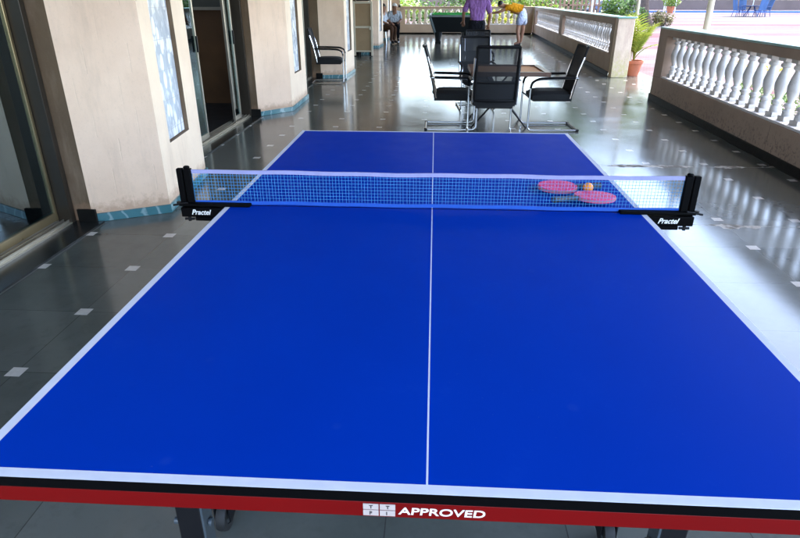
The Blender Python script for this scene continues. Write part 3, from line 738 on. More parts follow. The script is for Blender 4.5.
# ------------------------------------------------------------------ chairs
def chair():
    r = empty('visitor_chair')
    for s in (-1, 1):
        m = MB()
        m.tube(arc([(-.31,s*.238,.013),(.20,s*.238,.013),(.285,s*.238,.02),(.29,s*.238,.30),(.285,s*.238,.575),(.17,s*.238,.600),(-.255,s*.238,.612)], 6), .0115, 10)
        m.build('side_tube', M['chrome'], r)
        m = MB(); m.tube(arc([(-.22,s*.238,.617),(.05,s*.238,.614),(.20,s*.238,.606),(.275,s*.238,.565),(.288,s*.238,.50)], 5), [.019]*2+[.020]*18+[.018]*20 if False else .019, 10, flat=.72); m.build('armrest', M['black_plastic'], r)
        m = MB(); m.tube([(-.19,s*.222,.38),(-.218,s*.222,.52),(-.254,s*.222,.68),(-.307,s*.222,.84)], .011, 8); m.build('back_tube', M['chrome'], r)
        m = MB(); m.box((-.312,s*.238,.012), (.035,.03,.024)); m.build('foot_pad', M['rubber'], r, bevel=.003)
    m = MB(); m.tube([(-.312,-.238,.013),(-.312,.238,.013)], .0115, 10); m.build('floor_tube', M['chrome'], r)
    m = MB(); m.tube([(.288,-.238,.39),(.288,.238,.39)], .010, 8); m.build('cross_tube', M['black_metal'], r)
    m = MB(); m.box((.01,0,.357), (.46,.38,.03)); m.build('seat_frame', M['black_metal'], r, bevel=.008)
    m = MB()                                     # padded seat, crowned in the middle
    n = 9; vs = []; fs = []
    for j in range(n):
        for i in range(n):
            u, v = -1+2*i/(n-1), -1+2*j/(n-1)
            x = .02 + .245*u*(1-.05*v*v); y = .222*v*(1-.05*u*u)
            vs.append((x, y, .366)); 
    top = []
    for j in range(n):
        for i in range(n):
            u, v = -1+2*i/(n-1), -1+2*j/(n-1)
            x = .02 + .245*u*(1-.05*v*v); y = .222*v*(1-.05*u*u)
            e = (1-u**6)*(1-v**6)
            top.append((x, y, .425 + .036*e**.6 - .012*max(0,u)**3))
    N2 = n*n; A = vs + top
    for j in range(n-1):
        for i in range(n-1):
            a = j*n+i; fs.append((a, a+n, a+n+1, a+1)); fs.append((N2+a, N2+a+1, N2+a+n+1, N2+a+n))
    for i in range(n-1):
        for (a, b) in ((i, i+1), ((n-1)*n+i+1, (n-1)*n+i), ((i+1)*n, i*n), (i*n+n-1, (i+1)*n+n-1)): fs.append((a, b, N2+b, N2+a))
    m.add(A, fs, 0, True); m.build('seat', M['black_fabric'], r)
    m = MB()                                     # back: bowed frame and sheer mesh
    def bp(y, z): return (-.205-.105*((z-.42)/.55)-.03*max(0,(z-.42)/.55)**2-.027*(1-(y/.21)**2), y, z)
    for s in (-1, 1): m.tube([bp(s*.205, z) for z in (.42,.53,.64,.74,.85,.945)], .014, 8)
    for z, rr in ((.945,.016),(.42,.014)): m.tube([bp(y, z) for y in (-.205,-.14,-.07,0,.07,.14,.205)], rr, 8)
    m.tube([bp(y,.60) for y in (-.205,-.1,0,.1,.205)], .009, 8)
    m.build('back_frame', M['black_plastic'], r)
    m = MB(); ys = [-.205+.41*i/10 for i in range(11)]; zs = [.42+.525*i/8 for i in range(9)]
    m.add([bp(y, z) for z in zs for y in ys], [(j*11+i, j*11+i+1, (j+1)*11+i+1, (j+1)*11+i) for j in range(8) for i in range(10)], 0, True)
    m.build('back_mesh', M['mesh'], r)
    m = MB(); zs = [.42+.20*i/3 for i in range(4)]
    m.add([(bp(y, z)[0]+.012, y, z) for z in zs for y in ys], [(j*11+i, j*11+i+1, (j+1)*11+i+1, (j+1)*11+i) for j in range(3) for i in range(10)], 0, True)
    m.build('lumbar_pad', M['black_fabric'], r)
    return r
ch0 = chair()
CH = [((.22,5.40),0.0,'black mesh armchair on chrome sled base at the left of the game board'),
      ((1.40,5.42),PI+.05,'black mesh armchair facing left at the right end of the game board'),
      ((.655,4.80),PI/2-.0,'black mesh armchair seen from behind, between table tennis table and game board'),
      ((.60,6.85),-PI/2+.06,'black mesh armchair on the far side of the game board, facing the viewer'),
      ((.74,8.75),-PI/2,'black mesh armchair beyond the game board, in front of the man in purple'),
      ((-1.98,9.55),.05,'black mesh armchair with arms standing by the wall at the third pillar')]
for i, ((x, y), rz, lb) in enumerate(CH):
    o = ch0 if i == 0 else copy_tree(ch0)
    o.location = (x, y, .002); o.rotation_euler = (0, 0, rz); o.scale = (1.06,)*3 if i == 2 else (1,)*3; tag(o, lb, 'chair', 'black mesh armchairs with chrome sled bases')

# game board on a folding stand
g = empty('game_board', (.89,5.66,.62), 0, 'square wooden game board with dark rim among the armchairs', 'game board')
m = MB(); w = .92
for s in (-1,1): m.box((s*(w/2-.035),0,.030), (.07,w,.05)); m.box((0,s*(w/2-.035),.030), (w-.14,.07,.05))
m.build('rim', M['dark_wood'], g, bevel=.004)
m = MB(); m.box((0,0,.030), (w-.14,w-.14,.020)); m.build('playing_surface', M['ply'], g)
for sx in (-1,1):
    for sy in (-1,1): 
        m = MB(); m.lathe([(.022,0),(.022,.001)], (sx*.355,sy*.355,.0405), 14); m.build('pocket', M['black_metal'], g)
st = empty('folding_stand', (.80,5.66,0), 0, 'black folding stand with crossed legs under the game board', 'stand')
for y in (-.30, .30):
    for s in (-1,1):
        m = MB(); m.tube([(s*.34,y+s*.012,.0),(-s*.18,y+s*.012,.60)], .011, 8); m.build('leg', M['black_metal'], st)
for s in (-1,1):
    m = MB(); m.tube([(s*.18,-.31,.604),(s*.18,.31,.604)], .012, 8); m.build('rail', M['black_metal'], st)
    m = MB(); m.tube([(s*.30,-.30,.05),(s*.30,.30,.05)], .008, 8); m.build('stretcher', M['black_metal'], st)

# ------------------------------------------------------------------ billiard table
B = empty('billiard_table', (.60,21.4,0), 0, 'black billiard table with bright green cloth at the far end', 'billiard table')
w, l = 1.62, 2.7
m = MB(); a, b2 = w/2, l/2
def frus(x0,y0,z0,x1,y1,z1): 
    vs = [(-x0,-y0,z0),(x0,-y0,z0),(x0,y0,z0),(-x0,y0,z0),(-x1,-y1,z1),(x1,-y1,z1),(x1,y1,z1),(-x1,y1,z1)]
    m.add(vs, [(0,3,2,1),(4,5,6,7),(0,1,5,4),(1,2,6,5),(2,3,7,6),(3,0,4,7)])
frus(a-.20,b2-.20,.37,a-.02,b2-.02,.86); m.build('body', M['pool_body'], B, bevel=.01)
for sx in (-1,1):
    for sy in (-1,1): m = MB(); m.tube([(sx*(a-.19),sy*(b2-.19),.37),(sx*(a-.015),sy*(b2-.015),.86)], .045, 6); m.build('corner_trim', M['pool_trim'], B)
for s in (-1,1):
    m = MB(); m.box((s*(a-.03),0,.895), (.09,l+.06,.07)); m.build('rail', M['pool_trim'], B, bevel=.015)
    m = MB(); m.box((0,s*(b2-.02),.895), (w-.155,.09,.07)); m.build('rail', M['pool_trim'], B, bevel=.015)
m = MB(); m.box((0,0,.895), (w-.225,l-.205,.03)); m.build('cloth', M['green_felt'], B)
for s in (-1,1):
    m = MB(); m.box((s*(a-.11),0,.925), (.065,l-.30,.06)); m.build('cushion', M['green_felt'], B, bevel=.01)
    m = MB(); m.box((0,s*(b2-.10),.925), (w-.30,.065,.06)); m.build('cushion', M['green_felt'], B, bevel=.01)
for sx in (-1,1):
    for sy in (-1,1):
        m = MB(); m.lathe([(.10,0),(.12,.04),(.085,.08),(.15,.37)], (sx*.50,sy*.95,0), 12); m.build('leg', M['pool_body'], B)

# ------------------------------------------------------------------ cabinet by the wall
c = empty('cabinet', (-1.93,15.1,0), 0, 'tan two-tier cabinet with cream edges standing against the left wall', 'cabinet')
m = MB(); m.box((-1.95,15.32,.72), (.44,.48,1.22)); m.build('carcass', M['tan_panel'], c, True, .004)
m = MB(); 
for x in (-2.185,-1.715): m.box((x,15.07,.70), (.05,.05,1.36))
m.box((-1.95,15.07,.745), (.42,.04,.05)); m.box((-1.95,15.07,.135), (.42,.04,.03)); m.box((-1.95,15.07,1.35), (.42,.04,.05))
m.build('cream_frame', M['cream_paint'], c, True, .004)
m = MB(); m.box((-1.735,15.05,.72), (.10,.05,.09)); m.build('bracket', M['cream_paint'], c, True, .01)
m = MB(); 
for x in (-2.1,-1.78): 
    for y in (15.2,15.5): m.box((x,y,.055), (.05,.05,.109))
m.build('foot', M['black_metal'], c, True)
bx = empty('black_box', (-1.95,15.3,1.38), 0, 'low black box lying on top of the tan cabinet', 'box')
m = MB(); m.box((0,.0,.055), (.36,.36,.09)); m.build('case', M['black_plastic'], bx, bevel=.01)
m = MB(); m.box((0,.0,.106), (.37,.37,.012)); m.build('lid', M['black_metal'], bx, bevel=.004)

# ------------------------------------------------------------------ people
def skin(name, J, E_, root, mat, parent=None, sub=2):
    ks = list(J); idx = {k: i for i, k in enumerate(ks)}
    me = bpy.data.meshes.new(name); me.from_pydata([J[k][0] for k in ks], [(idx[a], idx[b]) for a, b in E_], [])
    t = bpy.data.objects.new(name, me); COL.objects.link(t)
    md = t.modifiers.new('s', 'SKIN'); md.use_smooth_shade = True
    for k in ks:
        sv = me.skin_vertices[0].data[idx[k]]; rr = J[k][1]
        sv.radius = (rr, rr) if isinstance(rr, (int, float)) else rr
        sv.use_root = (k == root)
    sb = t.modifiers.new('u', 'SUBSURF'); sb.levels = sub; sb.render_levels = sub
    bpy.context.view_layer.update()
    nm = bpy.data.meshes.new_from_object(t.evaluated_get(bpy.context.evaluated_depsgraph_get()))
    bpy.data.objects.remove(t); bpy.data.meshes.remove(me)
    nm.name = name; nm.materials.clear(); nm.materials.append(mat)
    for p in nm.polygons: p.use_smooth = True
    o = bpy.data.objects.new(name, nm); COL.objects.link(o)
    if parent is not None: o.parent = parent
    return o
def V(*a): return Vector(a)
def hand(J, E_, key, wrist, direction, side, curl=.5):
    """palm and five fingers grown from the wrist joint"""
    d = direction.normalized(); s = side.normalized(); n = d.cross(s).normalized()
    J[key+'p'] = (wrist + d*.05, (.034,.020)); E_.append((key+'w', key+'p'))
    for i, (off, ln) in enumerate(((-.030,.070),(-.010,.082),(.010,.078),(.028,.060))):
        k = key+'f%d' % i; b = wrist + d*.092 + s*off
        J[k+'a'] = (b, .011); J[k+'b'] = (b + d*ln*.5*(1-.3*curl) + n*ln*.22*curl, .0095); J[k+'c'] = (b + d*ln*(1-.75*curl) + n*ln*.6*curl, .008)
        E_ += [(key+'p', k+'a'), (k+'a', k+'b'), (k+'b', k+'c')]
    J[key+'t1'] = (wrist + d*.04 - s*.045, .012); J[key+'t2'] = (wrist + d*.075 - s*.062 + n*.012, .0095)
    E_ += [(key+'p', key+'t1'), (key+'t1', key+'t2')]
def figure(loc, joints, rad_, skinmat, label, garments, hair, facing, group=None, eyes=True):
    """joints: dict of positions; garments: list of (name, mat, keys, edges, root)"""
    J = {}; E_ = []
    for k, p in joints.items(): J[k] = (Vector(p), rad_[k])
    E_ = [('pelvis','belly'),('belly','chest'),('chest','neck'),('neck','jaw'),('jaw','skull'),('jaw','chin'),('chest','shL'),('chest','shR'),
          ('shL','elL'),('elL','lw'),('shR','elR'),('elR','rw'),('pelvis','hipL'),('pelvis','hipR'),('hipL','knL'),('knL','anL'),('anL','toL'),('hipR','knR'),('knR','anR'),('anR','toR')]
    fw = facing.normalized()
    J['nose'] = (J['jaw'][0]*.55 + J['skull'][0]*.45 + fw*.105, .014); E_.append(('jaw','nose'))
    up = (J['skull'][0]-J['jaw'][0]).normalized(); sd = fw.cross(up).normalized(); fwv = up.cross(sd) * 1
    for s, k in ((-1,'earL'),(1,'earR')):
        J[k] = (J['jaw'][0]*.5 + J['skull'][0]*.5 + sd*s*.083 - fw*.005, .017); E_.append(('jaw',k))
    for a, e in (('l','elL'),('r','elR')):
        dd = (J[a+'w'][0]-J[e][0]); side = V(0,0,1).cross(dd) if abs(dd.normalized().z) < .8 else V(1,0,0) if abs(dd.x) < .3 else V(0,1,0)
        hand(J, E_, a, J[a+'w'][0], dd, side if a == 'r' else -side)
    body = skin('person', J, E_, 'pelvis', skinmat)
    body.location = loc; tag(body, label, 'person', group)
    for nm, mat, keys, ed, root, grow in garments:
        G = {k: (J[k][0] if not isinstance(keys[k], tuple) else keys[k][0], (rad_[k] if not isinstance(keys[k], tuple) else keys[k][1])) for k in keys}
        G = {k: (p, tuple(x*grow+.008 for x in q) if isinstance(q, tuple) else q*grow+.008) for k, (p, q) in G.items()}
        skin(nm, G, ed, root, mat, body)
    hm = MB(); c0 = J['jaw'][0]*.38 + J['skull'][0]*.62 - fw*.012
    prof = [(.0005,.108)] + [(.098*math.sin(a), .108*math.cos(a)) for a in [rad(x) for x in range(12, 112, 12)]]
    pts = []
    hm.lathe(list(reversed(prof)), n=16, cap=False)
    h = hm.build('hair' if hair[0] == 'hair' else 'cap', hair[1], body)
    z = (up - fw*.35).normalized(); x = z.orthogonal().normalized(); y = z.cross(x)
    Mx = Matrix((x, y, z)).transposed().to_4x4(); Mx.translation = c0
    h.data.transform(Mx)
    if eyes:
        for s in (-1, 1):
            e = MB(); e.lathe([(.0005,-.011),(.008,-.007),(.011,0),(.008,.007),(.0005,.011)], n=10); eo = e.build('eye', M['eye'], body)
            eo.data.transform(Matrix.Translation(J['jaw'][0]*.5 + J['skull'][0]*.5 + fw*.083 + sd*s*.032))
    return body
R0 = dict(pelvis=(.145,.11),belly=(.14,.105),chest=(.165,.115),neck=.055,jaw=(.078,.085),skull=(.085,.092),chin=.032,shL=.060,shR=.060,elL=.042,elR=.042,lw=.028,rw=.028,hipL=.088,hipR=.088,knL=.058,knR=.058,anL=.040,anR=.040,toL=.034,toR=.034)
# man in purple, seen from behind, left arm bent at the hip
j = dict(pelvis=(0,0,.95),belly=(0,.01,1.12),chest=(0,0,1.33),neck=(0,.01,1.50),jaw=(0,.03,1.58),skull=(0,.015,1.67),chin=(0,.085,1.545),
  shL=(-.19,0,1.40),elL=(-.30,-.03,1.16),lw=(-.29,.10,1.00),shR=(.19,0,1.40),elR=(.275,-.03,1.14),rw=(.26,.06,.93),
  hipL=(-.095,0,.88),knL=(-.12,.02,.49),anL=(-.13,0,.09),toL=(-.145,.15,.035),hipR=(.095,0,.88),knR=(.12,.03,.49),anR=(.14,0,.09),toR=(.16,.15,.035))
shirt = lambda: dict(pelvis=1,belly=1,chest=1,neck=1,shL=1,shR=1,elL=1,elR=1)
se = [('pelvis','belly'),('belly','chest'),('chest','neck'),('chest','shL'),('shL','elL'),('chest','shR'),('shR','elR')]
te = [('pelvis','hipL'),('hipL','knL'),('knL','anL'),('pelvis','hipR'),('hipR','knR'),('knR','anR')]
figure((.90,12.0,.005), j, R0, M['skin'], 'man in loose purple shirt and dark trousers standing with his back turned',
  [('shirt', M['purple_cloth'], {**shirt(), 'pelvis': ((0,0,.95),(.17,.13)), 'chest': ((0,0,1.34),(.185,.125)), 'neck': ((0,.0,1.475),.082), 'shL': ((-.185,0,1.415),.075), 'shR': ((.185,0,1.415),.075)}, se, 'belly', 1.10),
   ('trousers', M['navy_cloth'], dict(belly=((0,.01,1.07),(.165,.125)),pelvis=1,hipL=1,hipR=1,knL=1,knR=1,anL=1,anR=1), [('belly','pelvis')]+te, 'pelvis', 1.12),
   ('shoe', M['black_plastic'], dict(anL=1,toL=1), [('anL','toL')], 'anL', 1.05), ('shoe', M['black_plastic'], dict(anR=1,toR=1), [('anR','toR')], 'anR', 1.05)],
  ('hair', M['hair']), V(0,1,0))
# man in yellow, bent over towards the billiard table
j = dict(pelvis=(0,0,1.00),belly=(-.20,.02,1.10),chest=(-.44,.04,1.14),neck=(-.62,.06,1.18),jaw=(-.70,.08,1.20),skull=(-.76,.09,1.25),chin=(-.745,.09,1.15),
  shL=(-.50,-.14,1.13),elL=(-.78,-.10,1.00),lw=(-1.02,.05,.965),shR=(-.50,.22,1.13),elR=(-.76,.28,.98),rw=(-.98,.36,.96),
  hipL=(-.07,-.10,.88),knL=(-.15,-.13,.48),anL=(-.09,-.13,.09),toL=(-.24,-.16,.035),hipR=(.03,.10,.88),knR=(.06,.14,.48),anR=(.02,.14,.09),toR=(-.12,.15,.035))
RY = dict(R0); RY.update(pelvis=(.18,.16),belly=(.17,.15),chest=(.175,.15),knL=.066,knR=.066,anL=.045,anR=.045)
yb = figure((2.90,19.6,.005), j, RY, M['skin_mid'], 'man in yellow shirt and pale blue shorts bending over toward the billiard table',
  [('shirt', M['yellow_cloth'], {'pelvis': ((-.02,.0,1.05),(.18,.16)), 'belly':1,'chest':1,'neck':1,'shL':1,'shR':1,'elL':((-.63,-.12,1.06),.062),'elR':((-.62,.25,1.06),.062)}, se, 'belly', 1.10),
   ('shorts', M['paleblue_cloth'], dict(belly=((-.09,.01,1.07),(.17,.15)),pelvis=((.02,0,.99),(.19,.17)),hipL=((-.09,-.11,.84),.125),hipR=((.05,.11,.84),.125),knL=((-.14,-.14,.57),.115),knR=((.07,.15,.57),.115)), [('belly','pelvis'),('pelvis','hipL'),('hipL','knL'),('pelvis','hipR'),('hipR','knR')], 'pelvis', 1.10),
   ('sandal', M['sandal'], dict(anL=((-.07,-.13,.03),.035),toL=((-.24,-.16,.022),.03)), [('anL','toL')], 'anL', 1.0), ('sandal', M['sandal'], dict(anR=((.03,.14,.03),.035),toR=((-.12,.15,.022),.03)), [('anR','toR')], 'anR', 1.0)],
  ('hair', M['hair']), V(-.85,.05,-.5))
yb.scale = (1.03,)*3
# two people sitting by the far wall
def seated(loc, top, bottom, hair, label, sk, rz=0.):
    j = dict(pelvis=(-.10,0,.52),belly=(-.11,0,.68),chest=(-.10,0,.88),neck=(-.07,0,1.05),jaw=(-.04,0,1.13),skull=(-.05,0,1.22),chin=(.02,0,1.09),
      shL=(-.10,.19,.96),elL=(-.02,.24,.73),lw=(.18,.16,.66),shR=(-.10,-.19,.96),elR=(-.02,-.24,.73),rw=(.18,-.16,.66),
      hipL=(.0,.10,.52),knL=(.36,.12,.53),anL=(.30,.12,.09),toL=(.43,.13,.035),hipR=(.0,-.10,.52),knR=(.36,-.12,.53),anR=(.32,-.12,.09),toR=(.45,-.13,.035))
    b = figure(loc, j, R0, sk, label,
      [('shirt', top, shirt(), se, 'belly', 1.10),
       ('trousers', bottom, dict(pelvis=1,hipL=1,hipR=1,knL=1,knR=1,anL=1,anR=1), te, 'pelvis', 1.12),
       ('shoe', M['black_plastic'], dict(anL=1,toL=1), [('anL','toL')], 'anL', 1.05), ('shoe', M['black_plastic'], dict(anR=1,toR=1), [('anR','toR')], 'anR', 1.05)],
      hair, V(1,0,0))
    b.rotation_euler = (0, 0, rz)
seated((-1.76,20.1,.005), M['palegrey_cloth'], M['brown_cloth'], ('hair', M['hair']), 'person in pale shirt and brown trousers sitting by the far left wall', M['skin'], -.45)
seated((-1.50,21.4,.005), M['palegrey_cloth'], M['navy_cloth'], ('cap', M['white_hair']), 'person with white cap sitting beyond the other seated person', M['skin'], -1.5)
def stool(x, y, label):
    r = empty('stool', (x, y, 0), 0, label, 'stool', 'black stools under the seated people')
    m = MB(); m.box((0,0,.42), (.36,.36,.05)); m.build('seat', M['black_plastic'], r, bevel=.012)
    for sx in (-1,1):
        for sy in (-1,1): m = MB(); m.tube([(sx*.16,sy*.16,0),(sx*.13,sy*.13,.40)], .014, 8); m.build('leg', M['chrome'], r)
stool(-1.86,20.14,'black stool under the person in brown trousers'); stool(-1.51,21.5,'black stool under the person with the white cap')

# ------------------------------------------------------------------ plants
def leaves(mb, c, R, n, size, rnd, shape='ball', mi=0):
    for _ in range(n):
        while True:
            p = Vector((rnd.uniform(-1,1), rnd.uniform(-1,1), rnd.uniform(-1,1)))
            if .25 < p.length < 1: break
        p = Vector((p.x*R[0], p.y*R[1], p.z*R[2])) + Vector(c)
        q = Euler((rnd.uniform(-.9,.9), rnd.uniform(-.9,.9), rnd.uniform(0, 6.3))).to_matrix()
        l = size*rnd.uniform(.6,1.3); w = l*.42
        mb.add([p + q @ Vector(v) for v in ((-l/2,0,0),(0,-w/2,.06*l),(l/2,0,-.08*l),(0,w/2,.06*l))], [(0,1,2,3)], mi)
def bush(name, loc, R, n, size, mat, label, cat='bush', group=None, seed=1, clumps=7):
    rnd = random.Random(seed); r = empty(name, loc, 0, label, cat, group)
    m = MB()
    for i in range(clumps):
        a = rnd.uniform(0, 6.3); k = rnd.uniform(.2,.75)
        c = (math.cos(a)*R[0]*k, math.sin(a)*R[1]*k, R[2]*rnd.uniform(.45,1.45))
        s = rnd.uniform(.35,.6)
        leaves(m, c, (R[0]*s, R[1]*s, R[2]*s), n//clumps, size, rnd)
    m.build('foliage', mat, r)
    m = MB()
    for i in range(5):
        a = i*1.26; m.tube([(math.cos(a)*.06,math.sin(a)*.06,0),(math.cos(a)*R[0]*.35,math.sin(a)*R[1]*.35,R[2]*1.1)], [.03,.012], 6)
    m.build('stem', M['bark'], r)
    return r
def tree(loc, h, cr, n, size, mat, label, seed, trunk=.22, bend=.3, z_crown=.62, group='trees beyond the courtyard'):
    rnd = random.Random(seed); r = empty('tree', loc, 0, label, 'tree', group)
    m = MB(); p = [Vector((0,0,0))]
    for i in range(1, 6): p.append(Vector((bend*math.sin(i*1.1+seed)*.8, bend*math.cos(i*.9+seed)*.5, h*.6*i/5)))
    m.tube(p, [trunk*(1.25 if i == 0 else 1-.12*i) for i in range(6)], 10)
    tips = []
    for i in range(7):
        a = i*.9+seed; b = p[3+i%3]; e = b + Vector((math.cos(a)*cr*.65, math.sin(a)*cr*.65, h*.22*(1+.4*rnd.random())))
        m.tube([b, (b+e)/2+Vector((0,0,.25)), e], [trunk*.45, trunk*.3, trunk*.12], 6); tips.append(e)
    m.build('trunk', M['bark'], r)
    m = MB()
    for e in tips + [p[-1]+Vector((0,0,h*.25)), p[-1]+Vector((cr*.3,0,h*.1)), p[-1]+Vector((-cr*.3,.2,h*.12))]:
        s = cr*rnd.uniform(.38,.58); leaves(m, e, (s, s, s*.75), n//10, size, rnd)
    m.build('crown', mat, r)
    return r
# potted palm beside the pier
PP = empty('potted_palm', (4.06,10.98,.002), 0, 'feathery potted palm in a terracotta pot beside the peeling pier', 'potted plant')
def pot(parent, h, r1, r2):
    m = MB(); m.lathe([(r2,0),(r1*.96,h*.80),(r1*1.06,h*.81),(r1*1.08,h),(r1*.95,h),(r1*.93,h*.88),(.001,h*.88)], n=20); m.build('pot', M['terracotta'], parent)
    m = MB(); m.lathe([(r1*.92,h*.885),(r1*.5,h*.91),(.001,h*.92)], n=14, cap=False); m.build('soil', M['soil'], parent)
pot(PP, .30, .19, .135)
def fronds(parent, z0, n, ln, seed, mat):
    rnd = random.Random(seed); m = MB(); st = MB()
    for i in range(n):
        a = i*2.4 + rnd.uniform(-.3,.3); lean = rnd.uniform(.25,.95) * (.45 if math.cos(a) < .1 else 1); L_ = ln*rnd.uniform(.7,1.1)
        prev = None; pts = []
        for k in range(9):
            t = k/8; rr = L_*(lean*t*.55 + .35*lean*t*t); z = z0 + L_*(t*1.0 - .62*lean*t*t)
            pts.append(Vector((math.cos(a)*rr, math.sin(a)*rr, z)))
        st.tube(pts, [.009*(1-.8*k/8) for k in range(9)], 5)
        for k in range(2, 9):
            for u in (0,.5):
                if k == 8 and u: continue
                b = pts[k].lerp(pts[min(8,k+1)], u); d = (pts[k]-pts[k-1]).normalized()
                sd = d.cross(V(0,0,1)).normalized()
                for s in (-1,1):
                    l = L_*.30*(1-.35*abs(k-5)/4)*rnd.uniform(.8,1.1); tip = b + (sd*s*.75 + d*.6 - V(0,0,.25)).normalized()*l; w = d*.011
                    m.add([b-w, b+w, (b+tip)/2+w*.9+V(0,0,.012), tip, (b+tip)/2-w*.9+V(0,0,.012)], [(0,1,2,3,4)])
    m.build('fronds', mat, parent); st.build('stems', M['leaf_yellow'], parent)
fronds(PP, .30, 19, .86, 4, M['leaf_palm'])
P2 = empty('potted_plant', (27.0,74.0,-.15), 0, 'round leafy plant in a terracotta pot far out on the courtyard', 'potted plant')
pot(P2, .75, .42, .30); m = MB(); rr = random.Random(3)
leaves(m, (0,0,1.4), (1.0,1.0,.8), 500, .30, rr); leaves(m, (.4,.1,1.9), (.7,.7,.5), 200, .30, rr); m.build('foliage', M['leaf_light'], P2)
# shrubs and tree just outside
tree((13.2,38.6,-.15), 6.5, 2.6, 2600, .30, M['leaf'], 'tree with twisted dark trunk behind the shrubs', 3, .30, .55)
bush('shrub', (10.85,36.2,-.15), (1.3,1.1,1.0), 1700, .22, M['leaf'], 'dense dark green shrub left of the twisted tree', 'shrub', 'shrubs out on the courtyard', 5)
bush('shrub', (8.7,28.5,-.15), (.8,.7,.5), 900, .16, M['leaf_yellow'], 'yellow-green shrub just behind the peeling pier', 'shrub', 'shrubs out on the courtyard', 6)
bush('shrub', (11.9,40.2,-.15), (.9,.8,.8), 1200, .20, M['leaf'], 'green shrub at the foot of the twisted tree', 'shrub', 'shrubs out on the courtyard', 8)
bush('shrub', (14.2,38.8,-.15), (.7,.7,.55), 900, .18, M['leaf_dry'], 'dry brownish shrub right of the twisted tree', 'shrub', 'shrubs out on the courtyard', 9)
# flowers seen through the balusters
FB = empty('flower_bush', (4.85,7.3,-.15), 0, 'low bush with yellow flowers outside the near balustrade', 'bush')
m = MB(); rr = random.Random(12)
for k in range(5): leaves(m, (rr.uniform(-.3,.3), rr.uniform(-.8,.8), .24+.1*rr.random()), (.2,.3,.18), 110, .08, rr)
m.build('foliage', M['leaf'], FB); m = MB()
for k in range(9): leaves(m, (rr.uniform(-.15,.1), -.85+1.7*k/8, .56+.14*rr.random()), (.06,.07,.09), 16, .06, rr)
m.build('blossoms', M['petal_yellow'], FB)
# garden behind the far balustrade
gs = [(-2.5,33,2.2,'light'),(0.2,36,2.6,'leaf'),(2.6,31,1.9,'yellow'),(5.2,35,2.4,'light'),(-5,38,3.0,'leaf'),(7.8,41,2.8,'leaf')]
gl = ['pale green bush behind the left of the far balustrade','dark green bush behind the middle of the far balustrade','yellow-green bush near behind the far balustrade','pale green bush behind the right of the far balustrade',
      'tall dark bush beyond the far left corner','tall dark bush beyond the far right corner']
for i, (x, y, s, k) in enumerate(gs):
    bush('garden_bush', (x, y, -.15), (s, s*.7, s*.5), 1500, .26, M[{'light':'leaf_light','leaf':'leaf','yellow':'leaf_yellow'}[k]], gl[i], 'bush', 'bushes behind the far balustrade', 30+i)
# far trees closing the court
ft = [(-14,60,16,6.5),(-4,66,18,7),(6,70,19,7.5),(20,106,27,11),(34,110,28,11),(48,109,26,11),(62,107,28,11.5),(76,105,27,11),(90,102,27,11)]
for i, (x, y, h, cr) in enumerate(ft):
    tree((x, y, -.3), h, cr, 3000, 1.5, M['leaf'] if i % 2 else M['leaf_dry'], ('tall dry tree rising beyond the far balustrade, leftmost there','tall green tree rising beyond the middle of the far balustrade','tall dry tree rising beyond the right of the far balustrade','leftmost tall green tree behind the pinkish boundary wall','second tall tree from the left behind the boundary wall','third tall tree from the left behind the boundary wall','third tall tree from the right behind the boundary wall','second tall tree from the right behind the boundary wall','rightmost tall tree behind the pinkish boundary wall')[i], 50+i, .35, .5)
# low boundary wall, hedge and kerb at the far side of the courtyard
m = MB(); m.box((52,104,.45), (110,.3,1.5), (0,0,-.12)); o = m.build('boundary_wall', M['pink_wall']); tag(o, 'low pinkish boundary wall along the far side of the courtyard', 'wall')
r = empty('hedge', (52,107,0), 0, 'long dry hedge growing behind the pinkish boundary wall', 'hedge')
m = MB(); rr = random.Random(77)
for k in range(70):
    x = -2+108*k/69; leaves(m, (x-52, -.12*(x-52), 2.0+rr.uniform(-.4,.6)), (1.6,1.0,1.8), 60, .7, rr)
m.build('foliage', M['leaf_dry'], r)
m = MB(); m.box((52,78,-.06), (70,.5,.18), (0,0,-.05)); o = m.build('blue_kerb', M['kerb_blue']); tag(o, kind='structure')
hr = empty('pool_handrail', (27.5,77,-.15), 0, 'pair of white looped handrails by the blue kerb', 'handrail')
for dx in (0,1.1):
    m = MB(); m.tube(arc([(dx,0,0),(dx,0,1.5),(dx,.6,1.5),(dx,.6,.0)],4), .05, 8); m.build('rail_loop', M['white_paint'], hr)
# picket fence beyond the long balustrade
F = empty('picket_fence', (8.0,40,-.15), 0, 'brown picket fence on the court behind the long balustrade', 'fence')
m = MB()
for i in range(22): m.box((4.9+.28*i, 40+.02*i, .62), (.12,.05,1.55))
m.box((7.9,40.26,.35), (6.2,.05,.10)); m.box((7.9,40.26,1.05), (6.2,.05,.10)); m.build('pickets', M['picket'], F, True)
for i, x in enumerate((9.4, 11.0)):
    r = empty('fence_post', (x, 37.5, -.15), 0, ('thin white post beside the brown picket fence','thin white post between the picket fence and the car')[i], 'post', 'thin white posts')
    m = MB(); m.tube([(0,0,0),(0,0,2.4)], .05, 8); m.build('pipe', M['white_paint'], r)
    m = MB(); m.lathe([(.09,0),(.09,.06),(.055,.07)], n=10); m.build('base_collar', M['white_paint'], r)
